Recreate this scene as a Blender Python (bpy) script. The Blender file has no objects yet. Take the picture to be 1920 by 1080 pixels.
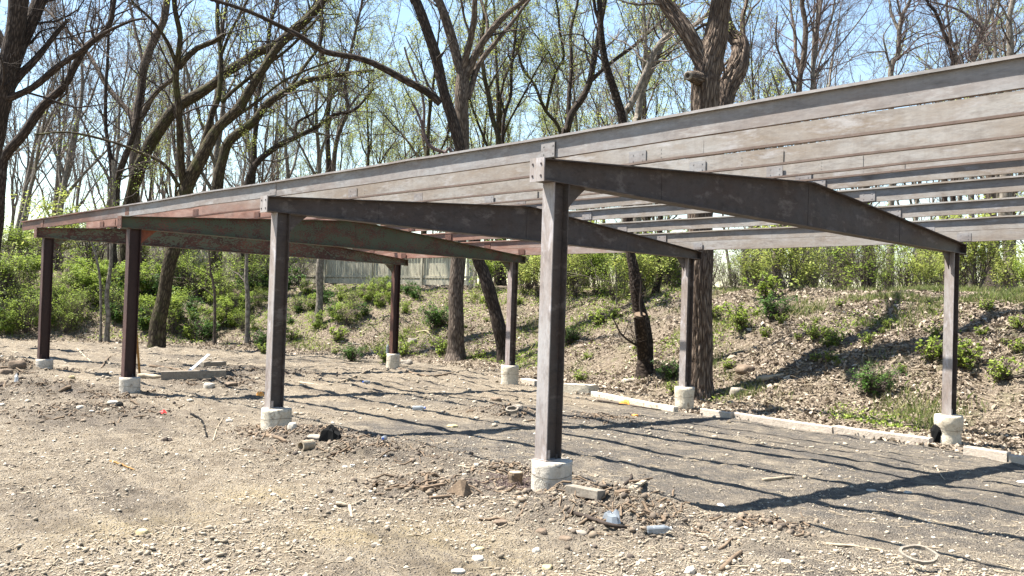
import bpy, math, random
import numpy as np
from mathutils import Matrix, Vector
rng = np.random.default_rng(7); random.seed(7)
sc = bpy.context.scene; COL = sc.collection
A = np.array
# ------------------------------------------------------------------ camera (solved from the carport's geometry)
CAM = A([5.5486, -5.6431, 1.2884]); FPX = 1732.2
def camrot(yaw, pitch, roll):
    cy, sy, cp, sp = math.cos(yaw), math.sin(yaw), math.cos(pitch), math.sin(pitch)
    f = A([sy*cp, cy*cp, sp]); r = A([cy, -sy, 0]); u = np.cross(r, f)
    return r*math.cos(roll)+u*math.sin(roll), -r*math.sin(roll)+u*math.cos(roll), f
CR, CU, CF = camrot(*np.radians([-47.0652, 1.2052, 1.7919]))
def ray(x, y): return CF + CR*(x-960)/FPX - CU*(y-540)/FPX
def at(x, y, d): return CAM + ray(x, y)*d
cd = bpy.data.cameras.new('camera'); co = bpy.data.objects.new('camera', cd); COL.objects.link(co)
cd.sensor_width = 36; cd.lens = FPX/1920*36; cd.clip_end = 3000; cd.clip_start = .05
co.matrix_world = Matrix(((CR[0], CU[0], -CF[0], CAM[0]), (CR[1], CU[1], -CF[1], CAM[1]), (CR[2], CU[2], -CF[2], CAM[2]), (0, 0, 0, 1)))
sc.camera = co
# ------------------------------------------------------------------ noise
def _h(i, j, k):
    n = (i*374761393 + j*668265263 + k*2147483647 + 12345) & 0xffffffff
    n = ((n ^ (n >> 13))*1274126177) & 0xffffffff
    n = (n ^ (n >> 16))*2246822519 & 0xffffffff
    return ((n ^ (n >> 15)) & 0xffff)/65535.
def vn(x, y, z=0.):
    x, y, z = np.broadcast_arrays(np.asarray(x, float), np.asarray(y, float), np.asarray(z, float))
    i, j, k = (np.floor(v).astype(np.int64) for v in (x, y, z)); fx, fy, fz = x-i, y-j, z-k
    fx, fy, fz = (t*t*(3-2*t) for t in (fx, fy, fz)); o = 0
    for a in (0, 1):
        for b in (0, 1):
            for c in (0, 1):
                o = o + _h(i+a, j+b, k+c)*(fx if a else 1-fx)*(fy if b else 1-fy)*(fz if c else 1-fz)
    return o*2-1
def fbm(x, y, o=4, z=0.):
    s = 0; a = 1.
    for n in range(o): s = s + a*vn(x*2**n+n*17.3, y*2**n-n*9.1, z); a *= .5
    return s
# ------------------------------------------------------------------ terrain
TOE = A([(30, 7.0), (12, 8.3), (6, 8.75), (1, 8.95), (-4, 9.1), (-9, 9.8), (-14, 11.6), (-18, 10.9), (-21, 9.2), (-24.5, 7.6), (-27.5, 4), (-29, 0), (-32, -8), (-40, -30)], float)
def toe_d(x, y):
    best = np.full(np.shape(x), 1e9); sg = np.zeros(np.shape(x))
    for a, b in zip(TOE[:-1], TOE[1:]):
        d = b-a; L = d@d; t = np.clip(((x-a[0])*d[0]+(y-a[1])*d[1])/L, 0, 1)
        qx, qy = a[0]+t*d[0]-x, a[1]+t*d[1]-y; q = np.hypot(qx, qy)
        cr = d[0]*(y-a[1])-d[1]*(x-a[0]); m = q < best-1e-9
        best = np.where(m, q, best); sg = np.where(m, np.where(cr < 0, 1., -1.), sg)
    return best*sg
BUMPS = [(1110, 955, .75, .10), (950, 890, .45, .06), (1200, 985, .5, .05), (540, 822, .5, .05), (610, 818, .4, .05), (950, 765, .5, .10), (690, 850, .9, .05),
         (60, 740, 1.2, .12), (150, 780, 1., .06), (420, 720, .8, .07), (1130, 770, .5, .03), (800, 925, .5, .04), (1440, 990, .3, .03), (480, 700, 1.2, .1), (20, 700, .8, .2), (1028, 925, .4, -.065), (513, 808, .45, -.04), (243, 748, .5, -.06), (80, 698, .6, -.06)]
BP = []
for px, py, r, h in BUMPS:
    d = ray(px, py); t = (-.3-CAM[2])/d[2]; p = CAM+d*t; BP.append((p[0], p[1], r, h))
def ground(x, y, fine=True):
    x = np.asarray(x, float); y = np.asarray(y, float)
    z = -.28 - np.clip(.0325+.0014*x, .012, .036)*np.clip(y, 0, 9)
    dd = toe_d(x, y); t = np.clip(dd/5.3, 0, 1)
    z = z + (2.28+.12*fbm(x*.15, y*.15, 2))*(.45*t+.55*t*t*(3-2*t))
    z = z + .045*np.clip(dd-5.3, 0, 7) + .004*np.clip(dd-12, 0, 200)
    b = np.clip(dd/2, 0, 1)
    z = z + .09*b*fbm(x*.8, y*.8, 3)*np.clip(1-(dd-7)/10, 0, 1)
    if fine:
        z = z + .022*fbm(x*.9+3, y*.9, 3) + (.012+.02*b)*fbm(x*5, y*5, 3)
        inside = np.clip((y-.3)*2, 0, 1)*np.clip((8.6-y)*2, 0, 1)*np.clip((x+9)/3, 0, 1)
        z = z + (1-.7*inside)*(.020*np.abs(fbm(x*9+5, y*9, 3))+.008*fbm(x*26, y*26, 2))
        far = np.clip((-6-x)/4, 0, 1)*(1-b); z = z + far*.05*np.abs(fbm(x*1.7, y*1.7, 3))
    for bx, by, r, h in BP:
        q = ((x-bx)**2+(y-by)**2)/(r*r)
        z = z + h*np.exp(-q*1.6)*(1+(.6*fbm(x*6, y*6, 2)+.35*fbm(x*17, y*17, 2))*fine)
    return z
def on(px, py, dz=0.):
    """the ground point seen at a photo pixel"""
    d = ray(px, py); ts = np.exp(np.linspace(math.log(2.5), math.log(150), 1400))
    P = CAM[None]+ts[:, None]*d[None]; h = P[:, 2]-ground(P[:, 0], P[:, 1]); i = int(np.argmax(h < 0)) or 1399
    if i == 1399 and not (h < 0).any(): return P[-1]
    a, b = ts[i-1], ts[i]; t = a+(b-a)*h[i-1]/(h[i-1]-h[i]); p = CAM+d*t; p[2] += dz; return p
def gz(x, y): return float(ground(x, y))
# ------------------------------------------------------------------ object helpers
def link(o, parent=None):
    COL.objects.link(o)
    if parent is not None: o.parent = parent
    return o
def mesh(name, V, F, mat, parent=None, smooth=False, uv=None, attr=None):
    """V (n,3), F list/array of faces -> one mesh object; parts keep world coordinates relative to their parent"""
    me = bpy.data.meshes.new(name); V = np.asarray(V, float)
    if parent is not None: V = V-A(wpos(parent))[None]
    if isinstance(F, np.ndarray):
        n, k = F.shape; me.vertices.add(len(V)); me.vertices.foreach_set('co', V.astype(np.float32).ravel())
        me.loops.add(n*k); me.loops.foreach_set('vertex_index', F.astype(np.int32).ravel())
        me.polygons.add(n); me.polygons.foreach_set('loop_start', (np.arange(n)*k).astype(np.int32))
        if smooth: me.polygons.foreach_set('use_smooth', np.ones(n, bool))
        if uv is not None:
            l = me.uv_layers.new(name='UVMap'); l.data.foreach_set('uv', uv.astype(np.float32).ravel())
        if attr is not None:
            a = me.attributes.new('tint', 'FLOAT', 'FACE'); a.data.foreach_set('value', attr.astype(np.float32))
        me.update(calc_edges=True)
    else:
        me.from_pydata([tuple(v) for v in V], [], F); me.update()
        if smooth: me.polygons.foreach_set('use_smooth', [True]*len(me.polygons))
    me.materials.append(mat)
    return link(bpy.data.objects.new(name, me), parent)
def wpos(o):
    p = Vector((0, 0, 0))
    while o is not None: p = p+o.location; o = o.parent
    return p
def tag(o, label=None, cat=None, group=None, kind=None):
    if label: o['label'] = label
    if cat: o['category'] = cat
    if group: o['group'] = group
    if kind: o['kind'] = kind
    return o
def thing(name, label, cat, loc, group=None):
    o = bpy.data.objects.new(name, None); o.location = Vector(loc); o.empty_display_size = .1
    link(o); return tag(o, label, cat, group)
def origin_to(o, p):
    """move a top-level mesh's origin to p"""
    me = o.data; me.transform(Matrix.Translation(-Vector(p))); o.location = Vector(p); return o
def copy_tree(o, parent=None, offset=None):
    kids = [c for c in COL.objects if c.parent == o] if not hasattr(copy_tree, 'k') else copy_tree.k.get(o.name, [])
    c = o.copy(); COL.objects.link(c); c.parent = parent
    for ch in kids: copy_tree(ch, c)
    return c
class MB:
    def __init__(s): s.v = []; s.f = []
    def add(s, V, F):
        n = len(s.v); s.v += [tuple(map(float, v)) for v in V]; s.f += [tuple(i+n for i in f) for f in F]; return s
    def box(s, c, d, M=None, jit=0.):
        c = A(c, float); h = A(d, float)/2
        P = A([[sx, sy, sz] for sx in (-1, 1) for sy in (-1, 1) for sz in (-1, 1)], float)*h
        if jit: P = P+rng.uniform(-jit, jit, P.shape)
        if M is not None: P = P@A(M).T
        return s.add(P+c, [(0, 1, 3, 2), (4, 6, 7, 5), (0, 4, 5, 1), (2, 3, 7, 6), (0, 2, 6, 4), (1, 5, 7, 3)])
    def prism(s, poly, a, b):
        """poly (n,3) extruded: copies offset by vectors a and b"""
        poly = A(poly, float); n = len(poly)
        return s.add(np.vstack([poly+a, poly+b]), [tuple(range(n))[::-1], tuple(range(n, 2*n))]+[(i, (i+1) % n, (i+1) % n+n, i+n) for i in range(n)])
    def lathe(s, c, prof, k=24, jit=0.):
        c = A(c, float); V = []; 
        for z, r in prof:
            for j in range(k):
                a = 2*math.pi*j/k; rr = r*(1+jit*float(vn(math.cos(a)*2+c[0]*7, math.sin(a)*2+c[1]*5, z*9)))
                V.append((c[0]+rr*math.cos(a), c[1]+rr*math.sin(a), c[2]+z))
        n = len(prof); F = [(i*k+j, i*k+(j+1) % k, (i+1)*k+(j+1) % k, (i+1)*k+j) for i in range(n-1) for j in range(k)]
        F += [tuple(range(k))[::-1], tuple((n-1)*k+j for j in range(k))]
        return s.add(V, F)
    def cyl(s, a, b, r, k=8, r2=None):
        a = A(a, float); b = A(b, float); t = b-a; t /= np.linalg.norm(t); q = A([0, 0, 1.]) if abs(t[2]) < .9 else A([1., 0, 0])
        u = np.cross(t, q); u /= np.linalg.norm(u); w = np.cross(t, u); r2 = r if r2 is None else r2
        an = 2*np.pi*np.arange(k)/k; ring = np.outer(np.cos(an), u)+np.outer(np.sin(an), w)
        return s.add(np.vstack([a+ring*r, b+ring*r2]), [tuple(range(k)), tuple(range(2*k-1, k-1, -1))]+[(i, i+k, (i+1) % k+k, (i+1) % k) for i in range(k)])
    def build(s, name, mat, parent=None, smooth=False, bevel=0.):
        o = mesh(name, s.v, s.f, mat, parent, smooth)
        if bevel:
            m = o.modifiers.new('bevel', 'BEVEL'); m.width = bevel; m.segments = 2; m.limit_method = 'ANGLE'
        return o
# ------------------------------------------------------------------ materials
G3 = lambda a: (a, a, a)
ALB = {'purlin': .66, 'fascia': .78, 'column': .95, 'rafter': .60, 'steel': .75, 'green paint': .8, 'leaves': .8, 'grass': .8, 'bark': .66, 'dry': .66, 'twig': .75, 'fence': 1.15, 'plastic': 1., 'pale concrete': .84, 'kerb': .74, 'concrete': .82}
class NT:
    def __init__(s, name):
        s.m = bpy.data.materials.new(name); s.m.use_nodes = True; s.t = s.m.node_tree; s.t.nodes.clear()
        s.out = s.n('ShaderNodeOutputMaterial'); s.b = s.n('ShaderNodeBsdfPrincipled'); s.l(s.b, 'BSDF', s.out, 'Surface')
    def n(s, typ, **k):
        x = s.t.nodes.new(typ)
        for a, v in k.items():
            if hasattr(x, a): setattr(x, a, v)
            else: x.inputs[a].default_value = v
        return x
    def l(s, a, ao, b, bi): s.t.links.new(a.outputs[ao], b.inputs[bi])
    def coord(s, kind='Object', scale=(1, 1, 1)):
        t = s.n('ShaderNodeTexCoord'); m = s.n('ShaderNodeMapping'); m.inputs['Scale'].default_value = scale; s.l(t, kind, m, 'Vector'); return m
    def noise(s, vec, scale, detail=4, rough=.6, dist=0.):
        x = s.n('ShaderNodeTexNoise'); x.inputs['Scale'].default_value = scale; x.inputs['Detail'].default_value = detail; x.inputs['Roughness'].default_value = rough; x.inputs['Distortion'].default_value = dist
        s.l(vec, 0, x, 'Vector'); return x
    def voro(s, vec, scale, feat='F1'):
        x = s.n('ShaderNodeTexVoronoi'); x.feature = feat; x.inputs['Scale'].default_value = scale; s.l(vec, 0, x, 'Vector'); return x
    def ramp(s, src, so, stops):
        r = s.n('ShaderNodeValToRGB'); e = r.color_ramp.elements
        while len(e) < len(stops): e.new(.5)
        for q, (p, c) in zip(e, stops): q.position = p; q.color = (*c, 1) if len(c) == 3 else c
        s.l(src, so, r, 'Fac'); return r
    def mix(s, fac, fo, a, ao, b, bo, mode='MIX'):
        x = s.n('ShaderNodeMix'); x.data_type = 'RGBA'; x.blend_type = mode
        if fac is None: x.inputs[0].default_value = fo
        else: s.l(fac, fo, x, 0)
        for src, o, i in ((a, ao, 6), (b, bo, 7)):
            if isinstance(src, tuple): x.inputs[i].default_value = (*src, 1)
            else: s.t.links.new(src.outputs[o], x.inputs[i])
        s.o = x; return x
    def math(s, op, a, ao, b, bo=0, clamp=False):
        x = s.n('ShaderNodeMath'); x.operation = op; x.use_clamp = clamp
        for src, o, i in ((a, ao, 0), (b, bo, 1)):
            if isinstance(src, (int, float)): x.inputs[i].default_value = src
            else: s.t.links.new(src.outputs[o], x.inputs[i])
        return x
    def bump(s, src, so, strength, dist):
        b = s.n('ShaderNodeBump'); b.inputs['Strength'].default_value = strength; b.inputs['Distance'].default_value = dist; s.l(src, so, b, 'Height'); s.l(b, 0, s.b, 'Normal'); return b
    def color(s, src, so):
        f = next((v for k, v in ALB.items() if k in s.m.name), .64); x = s.mix(None, 1., src, so, G3(f), 0, 'MULTIPLY'); s.l(x, 2, s.b, 'Base Color')
    def fin(s, rough=.8, spec=.3, metal=0.):
        s.b.inputs['Roughness'].default_value = rough; s.b.inputs['Specular IOR Level'].default_value = spec; s.b.inputs['Metallic'].default_value = metal; return s.m
G3 = lambda a: (a, a, a)
def steel(name, base, warm, dark, rust=None, rx=None, green=None, gthr=.5, streak=(2, 2, 2), light=None):
    """weathered steel: blotchy greys, brown stains; rust in parts; optional flaking green paint. rx=(x0,x1): rust fades in over world x"""
    s = NT(name); g = s.n('ShaderNodeNewGeometry'); mp = s.n('ShaderNodeMapping'); mp.inputs['Scale'].default_value = streak; s.l(g, 'Position', mp, 'Vector')
    n1 = s.noise(mp, 1.3, 6, .6, .2); n2 = s.noise(mp, 4.5, 8, .7, .1); n3 = s.noise(mp, 22, 5, .7)
    c = s.mix(s.ramp(n1, 'Fac', [(.38, G3(0)), (.62, G3(1))]), 0, base, 0, warm, 0)
    c = s.mix(s.ramp(n2, 'Fac', [(.50, G3(0)), (.72, G3(.75))]), 0, c, 2, dark, 0)
    if light:
        nl = s.noise(mp, 2.6, 7, .65, .25); c = s.mix(s.ramp(nl, 'Fac', [(.55, G3(0)), (.66, G3(.7))]), 0, c, 2, light, 0)
    sp = s.voro(mp, 26); spm = s.math('MULTIPLY', s.ramp(sp, 'Distance', [(.12, G3(1)), (.2, G3(0))]), 0, s.ramp(s.noise(mp, 2.2, 3), 'Fac', [(.52, G3(0)), (.62, G3(.45))]), 0)
    c = s.mix(spm, 0, c, 2, tuple(v*.55 for v in warm), 0)
    c = s.mix(None, .35, c, 2, s.ramp(n3, 'Fac', [(.3, G3(.55)), (.7, G3(1.3))]), 0, 'MULTIPLY')
    g2 = s.n('ShaderNodeMapping'); g2.inputs['Scale'].default_value = (14, 14, .9); s.l(g, 'Position', g2, 'Vector'); st_ = s.noise(g2, 1., 5, .6, .1)
    c = s.mix(None, .30, c, 2, s.ramp(st_, 'Fac', [(.30, (.70, .64, .60)), (.52, G3(1.)), (.72, G3(1.1))]), 0, 'MULTIPLY')
    n5 = s.noise(mp, 5, 7, .7, .1); c = s.mix(s.ramp(n5, 'Fac', [(.54, G3(0)), (.66, G3(.6))]), 0, c, 2, warm, 0)
    if rust:
        rn = s.noise(mp, 2.2, 7, .7, .6); rc = s.ramp(rn, 'Fac', [(.3, rust[0]), (.55, rust[1]), (.75, rust[2])])
        if rx:
            sx = s.n('ShaderNodeSeparateXYZ'); s.l(g, 'Position', sx, 0)
            mr = s.n('ShaderNodeMapRange'); mr.inputs[1].default_value = rx[0]; mr.inputs[2].default_value = rx[1]; mr.inputs[3].default_value = 1.05; mr.inputs[4].default_value = -.35; s.l(sx, rx[2] if len(rx) > 2 else 'X', mr, 0)
            mr.clamp = True
            fac = s.math('ADD', mr, 0, s.math('MULTIPLY', s.math('SUBTRACT', n1, 'Fac', .5), 0, 1.6), 0, True)
        else: fac = s.ramp(n1, 'Fac', [(.2, G3(.8)), (.7, G3(1))])
        c = s.mix(fac, 0, c, 2, rc, 0)
    if green:
        gn = s.noise(mp, 2.6, 6, .6, .1); v2 = s.noise(mp, 24, 4, .6)
        add = s.math('ADD', s.math('MULTIPLY', gn, 'Fac', .42), 0, s.math('MULTIPLY', v2, 'Fac', .58), 0)
        c = s.mix(s.ramp(add, 0, [(gthr, G3(0)), (gthr+.012, G3(1))]), 0, green, 0, c, 2) if gthr > 0 else c
    s.color(c, 2); s.bump(n2, 'Fac', .25, .004); return s.fin(.62, .35)
RUST = ((.045, .02, .015), (.13, .055, .035), (.27, .12, .07))
RUSTL = ((.16, .07, .045), (.31, .16, .115), (.44, .29, .23))
M = {}
M['purlin'] = steel('purlin steel', (.38, .355, .325), (.28, .225, .175), (.17, .135, .11), RUSTL, (-10.5, -4.5), streak=(.8, 2, 3), light=(.47, .45, .44))
M['fascia'] = steel('fascia steel', (.28, .27, .265), (.22, .185, .165), (.13, .11, .10), RUST, (-11.5, -7.5), streak=(.8, 2, 3), light=(.37, .36, .35))
M['column'] = steel('column steel', (.33, .31, .30), (.25, .205, .18), (.13, .105, .095), streak=(3, 3, 1), light=(.45, .43, .44))
M['column_warm'] = steel('brownish column steel', (.30, .265, .26), (.24, .185, .165), (.11, .08, .075), RUST, (-.2, .3, 'Z'), streak=(3, 3, 1), light=(.42, .36, .36))
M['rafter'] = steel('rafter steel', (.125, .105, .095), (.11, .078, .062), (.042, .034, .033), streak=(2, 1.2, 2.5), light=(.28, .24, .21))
M['rusty'] = steel('rusty steel', (.11, .06, .052), (.08, .036, .03), (.03, .014, .012), ((.03, .014, .012), (.08, .038, .031), (.15, .08, .065)), streak=(3, 3, 1))
M['rusty_shade'] = steel('shaded rusty web steel', (.05, .025, .02), (.04, .018, .014), (.02, .008, .007), streak=(3, 3, 1))  # darker copy of the rusty steel, with the recess shade in its colour
M['rusty_light'] = steel('rusty brown steel', (.2, .12, .1), (.15, .08, .06), (.06, .03, .02), RUST, streak=(3, 3, 1))
M['green'] = steel('flaking green paint', (.07, .035, .028), (.09, .045, .035), (.035, .018, .014), RUST, green=(.085, .10, .058), gthr=.512, streak=(2, 1.2, 2.2))
M['greenrust'] = steel('rust over green paint', (.07, .035, .028), (.10, .05, .035), (.035, .018, .014), RUST, green=(.13, .14, .085), gthr=.485, streak=(2, .8, 1.6))
M['rustorange'] = steel('orange rust', (.35, .1, .04), (.25, .07, .03), (.1, .03, .02), streak=(6, 6, 6))
M['rust_edge'] = steel('rusty lip steel', (.23, .17, .135), (.19, .13, .10), (.10, .07, .055), RUST, (-9, -4), streak=(2, 6, 6))
M['bolt'] = steel('bolt steel', (.05, .045, .045), (.05, .03, .03), (.02, .02, .02))
def concrete(name, a, b, d):
    s = NT(name); mp = s.coord('Object'); n = s.noise(mp, 5, 8, .65, .5); n2 = s.noise(mp, 40, 4, .7); n3 = s.noise(mp, 9, 6, .75, 1.5)
    c = s.mix(s.ramp(n, 'Fac', [(.35, G3(0)), (.65, G3(1))]), 0, a, 0, b, 0)
    c = s.mix(s.ramp(n3, 'Fac', [(.54, G3(0)), (.64, G3(.8))]), 0, c, 2, d, 0)
    c = s.mix(None, .5, c, 2, s.ramp(n2, 'Fac', [(.3, G3(.6)), (.7, G3(1.2))]), 0, 'MULTIPLY')
    s.color(c, 2); s.bump(s.math('ADD', n3, 'Fac', s.math('MULTIPLY', n2, 'Fac', .4), 0), 0, .7, .02); return s.fin(.92, .15)
M['concrete'] = concrete('concrete', (.66, .60, .51), (.46, .41, .34), (.17, .14, .11))
M['concrete_pale'] = concrete('pale concrete', (.72, .65, .52), (.54, .47, .36), (.26, .20, .14))
M['kerb'] = concrete('kerb concrete', (.60, .52, .43), (.52, .44, .36), (.36, .29, .23))
def wood(name, a, b, sc_=(3, 3, 3), rough=.85):
    s = NT(name); mp = s.coord('Object', sc_); w = s.noise(mp, 6, 8, .75, .8); w2 = s.noise(mp, 30, 3)
    c = s.ramp(w, 'Fac', [(.3, a), (.7, b)]); c2 = s.mix(None, .5, c, 0, s.ramp(w2, 'Fac', [(.3, G3(.6)), (.7, G3(1.2))]), 0, 'MULTIPLY')
    s.color(c2, 2); s.bump(w, 'Fac', .6, .01); return s.fin(rough, .2)
M['grey_wood'] = wood('grey weathered wood', (.20, .165, .13), (.42, .37, .30))
M['brown_wood'] = wood('brown wood', (.13, .09, .06), (.33, .24, .16))
M['pale_wood'] = wood('pale bare wood', (.36, .28, .19), (.62, .52, .38))
M['dark_wood'] = wood('dark wet wood', (.035, .027, .022), (.09, .065, .05))
M['stake'] = wood('yellow stake wood', (.25, .13, .04), (.5, .28, .09))
def bark(name, dark, mid, lite, us=22, vs=4.5, depth=.012, moss=None):
    s = NT(name); t = s.n('ShaderNodeTexCoord'); mp = s.n('ShaderNodeMapping'); mp.inputs['Scale'].default_value = (us, vs, 1); s.l(t, 'UV', mp, 'Vector')
    ob = s.coord('Object'); d = s.noise(ob, 7, 4)
    wv = s.mix(None, .18, mp, 0, d, 'Color', 'ADD'); v = s.n('ShaderNodeTexVoronoi'); v.feature = 'DISTANCE_TO_EDGE'; v.inputs['Scale'].default_value = 1.; s.l(wv, 2, v, 'Vector')
    n = s.n('ShaderNodeTexNoise'); n.inputs['Scale'].default_value = 1.6; n.inputs['Detail'].default_value = 8; n.inputs['Roughness'].default_value = .7; s.l(wv, 2, n, 'Vector')
    hgt = s.math('ADD', s.ramp(v, 'Distance', [(.0, G3(0)), (.36, G3(1))]), 0, s.math('MULTIPLY', n, 'Fac', .8), 0)
    c = s.ramp(s.math('MULTIPLY', hgt, 0, .6), 0, [(.15, dark), (.45, mid), (.85, lite)])
    big = s.noise(ob, 1.7, 4); c = s.mix(None, .6, c, 0, s.ramp(big, 'Fac', [(.3, G3(.6)), (.7, G3(1.25))]), 0, 'MULTIPLY')
    if moss: mn = s.noise(ob, 2.3, 6, .7); c = s.mix(s.ramp(mn, 'Fac', [(.5, G3(0)), (.62, G3(.6))]), 0, c, 2, moss, 0)
    s.color(c, 2); s.bump(hgt, 0, .9, depth); return s.fin(.9, .15)
M['bark'] = bark('grey brown bark', (.035, .026, .02), (.15, .115, .09), (.26, .21, .165))
M['bark_dark'] = bark('dark bark', (.018, .013, .011), (.06, .044, .034), (.13, .10, .08))
M['bark_moss'] = bark('mossy dark bark', (.018, .013, .009), (.07, .052, .032), (.15, .12, .075), moss=(.09, .095, .03))
M['bark_grey'] = bark('smooth grey bark', (.10, .085, .07), (.23, .20, .165), (.34, .3, .25), us=10, vs=6, depth=.004)
M['bark_deep'] = bark('deeply furrowed bark', (.03, .02, .015), (.17, .125, .095), (.32, .25, .19), us=36, vs=3.4, depth=.025)
M['bark_ivy'] = bark('dark rough bark', (.012, .009, .007), (.045, .032, .024), (.10, .075, .055), us=16, vs=10)
def plain(name, c, rough=.85, var=.35, scale=6):
    s = NT(name); mp = s.coord('Object'); n = s.noise(mp, scale, 4)
    s.color(s.mix(None, 1., c, 0, s.ramp(n, 'Fac', [(.3, G3(1-var)), (.7, G3(1+var))]), 0, 'MULTIPLY'), 2); return s.fin(rough, .2)
M['twig'] = plain('twig bark', (.12, .095, .08)); M['twig_pale'] = plain('pale twig bark', (.24, .195, .16)); M['twig_dark'] = plain('dark twig bark', (.055, .042, .035)); M['twig_red'] = plain('reddish twig bark', (.17, .125, .115))
def leafmat(name, stops, trans=.35, rough=.6):
    s = NT(name); a = s.n('ShaderNodeAttribute'); a.attribute_name = 'tint'; c0 = s.ramp(a, 'Fac', stops); f = .66 if 'dry' in name else .8; c = s.mix(None, 1., c0, 0, G3(f), 0, 'MULTIPLY') if 'stone' not in name and 'clods' not in name else s.mix(None, 1., c0, 0, G3(.68), 0, 'MULTIPLY'); s.l(c, 2, s.b, 'Base Color')
    tr = s.n('ShaderNodeBsdfTranslucent'); s.l(c, 2, tr, 'Color'); mx = s.n('ShaderNodeMixShader'); mx.inputs[0].default_value = trans
    s.l(s.b, 0, mx, 1); s.l(tr, 0, mx, 2); s.l(mx, 0, s.out, 'Surface'); return s.fin(rough, .25)
M['leaf'] = leafmat('spring green leaves', [(0, (.09, .15, .025)), (.5, (.24, .33, .05)), (1, (.42, .50, .09))], .45)
M['leaf_dark'] = leafmat('green leaves', [(0, (.035, .075, .015)), (.5, (.07, .15, .028)), (1, (.14, .25, .05))], .4)
M['bud'] = leafmat('new yellow green leaves', [(0, (.20, .26, .06)), (.6, (.36, .42, .10)), (1, (.5, .5, .14))], .5)
M['litter'] = leafmat('dry leaves', [(0, (.08, .06, .042)), (.35, (.25, .195, .145)), (.7, (.45, .365, .275)), (1, (.70, .60, .47))], .12, .8)
M['grass'] = leafmat('grass blades', [(0, (.10, .14, .03)), (.5, (.20, .26, .07)), (.75, (.32, .31, .13)), (1, (.48, .41, .24))], .4)
M['stone'] = leafmat('gravel stone', [(0, (.15, .12, .085)), (.4, (.35, .29, .215)), (.8, (.55, .475, .37)), (1, (.80, .73, .61))], 0., .9)
M['asphalt_bits'] = leafmat('broken clods', [(0, (.10, .08, .065)), (1, (.32, .25, .18))], 0., .95)
def rockmat(name, a, b):
    s = NT(name); mp = s.coord('Object'); n = s.noise(mp, 9, 7, .7); c = s.ramp(n, 'Fac', [(.3, a), (.7, b)]); s.color(c, 0); s.bump(n, 'Fac', .8, .02); return s.fin(.9, .2)
M['rock'] = rockmat('grey stone', (.26, .22, .18), (.5, .44, .36)); M['rock_pale'] = rockmat('pale stone', (.5, .45, .37), (.74, .68, .58)); M['rock_yellow'] = rockmat('yellow stone', (.42, .33, .17), (.66, .55, .33)); M['clod'] = rockmat('dirt clod', (.14, .10, .07), (.33, .25, .18))
# plastic, metal
def simple(name, c, rough, spec=.5, metal=0., trans=0., alpha=None):
    s = NT(name); mp = s.coord('Object'); n = s.noise(mp, 12, 3); s.color(s.mix(None, 1., c, 0, s.ramp(n, 'Fac', [(.3, G3(.8)), (.7, G3(1.1))]), 0, 'MULTIPLY'), 2)
    s.b.inputs['Transmission Weight'].default_value = trans; return s.fin(rough, spec, metal)
M['plastic'] = simple('clear plastic', (.36, .40, .44), .3, .5, 0, .6); M['bluecap'] = simple('blue plastic', (.05, .12, .5), .4); M['red'] = simple('red plastic', (.7, .05, .04), .4)
M['white_metal'] = simple('pale painted metal', (.62, .66, .70), .4); M['black'] = simple('black rubber', (.010, .010, .010), .95, .1); M['orange'] = simple('orange plastic', (.75, .3, .04), .5); M['paper'] = simple('white scrap', (.8, .8, .78), .7)
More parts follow.
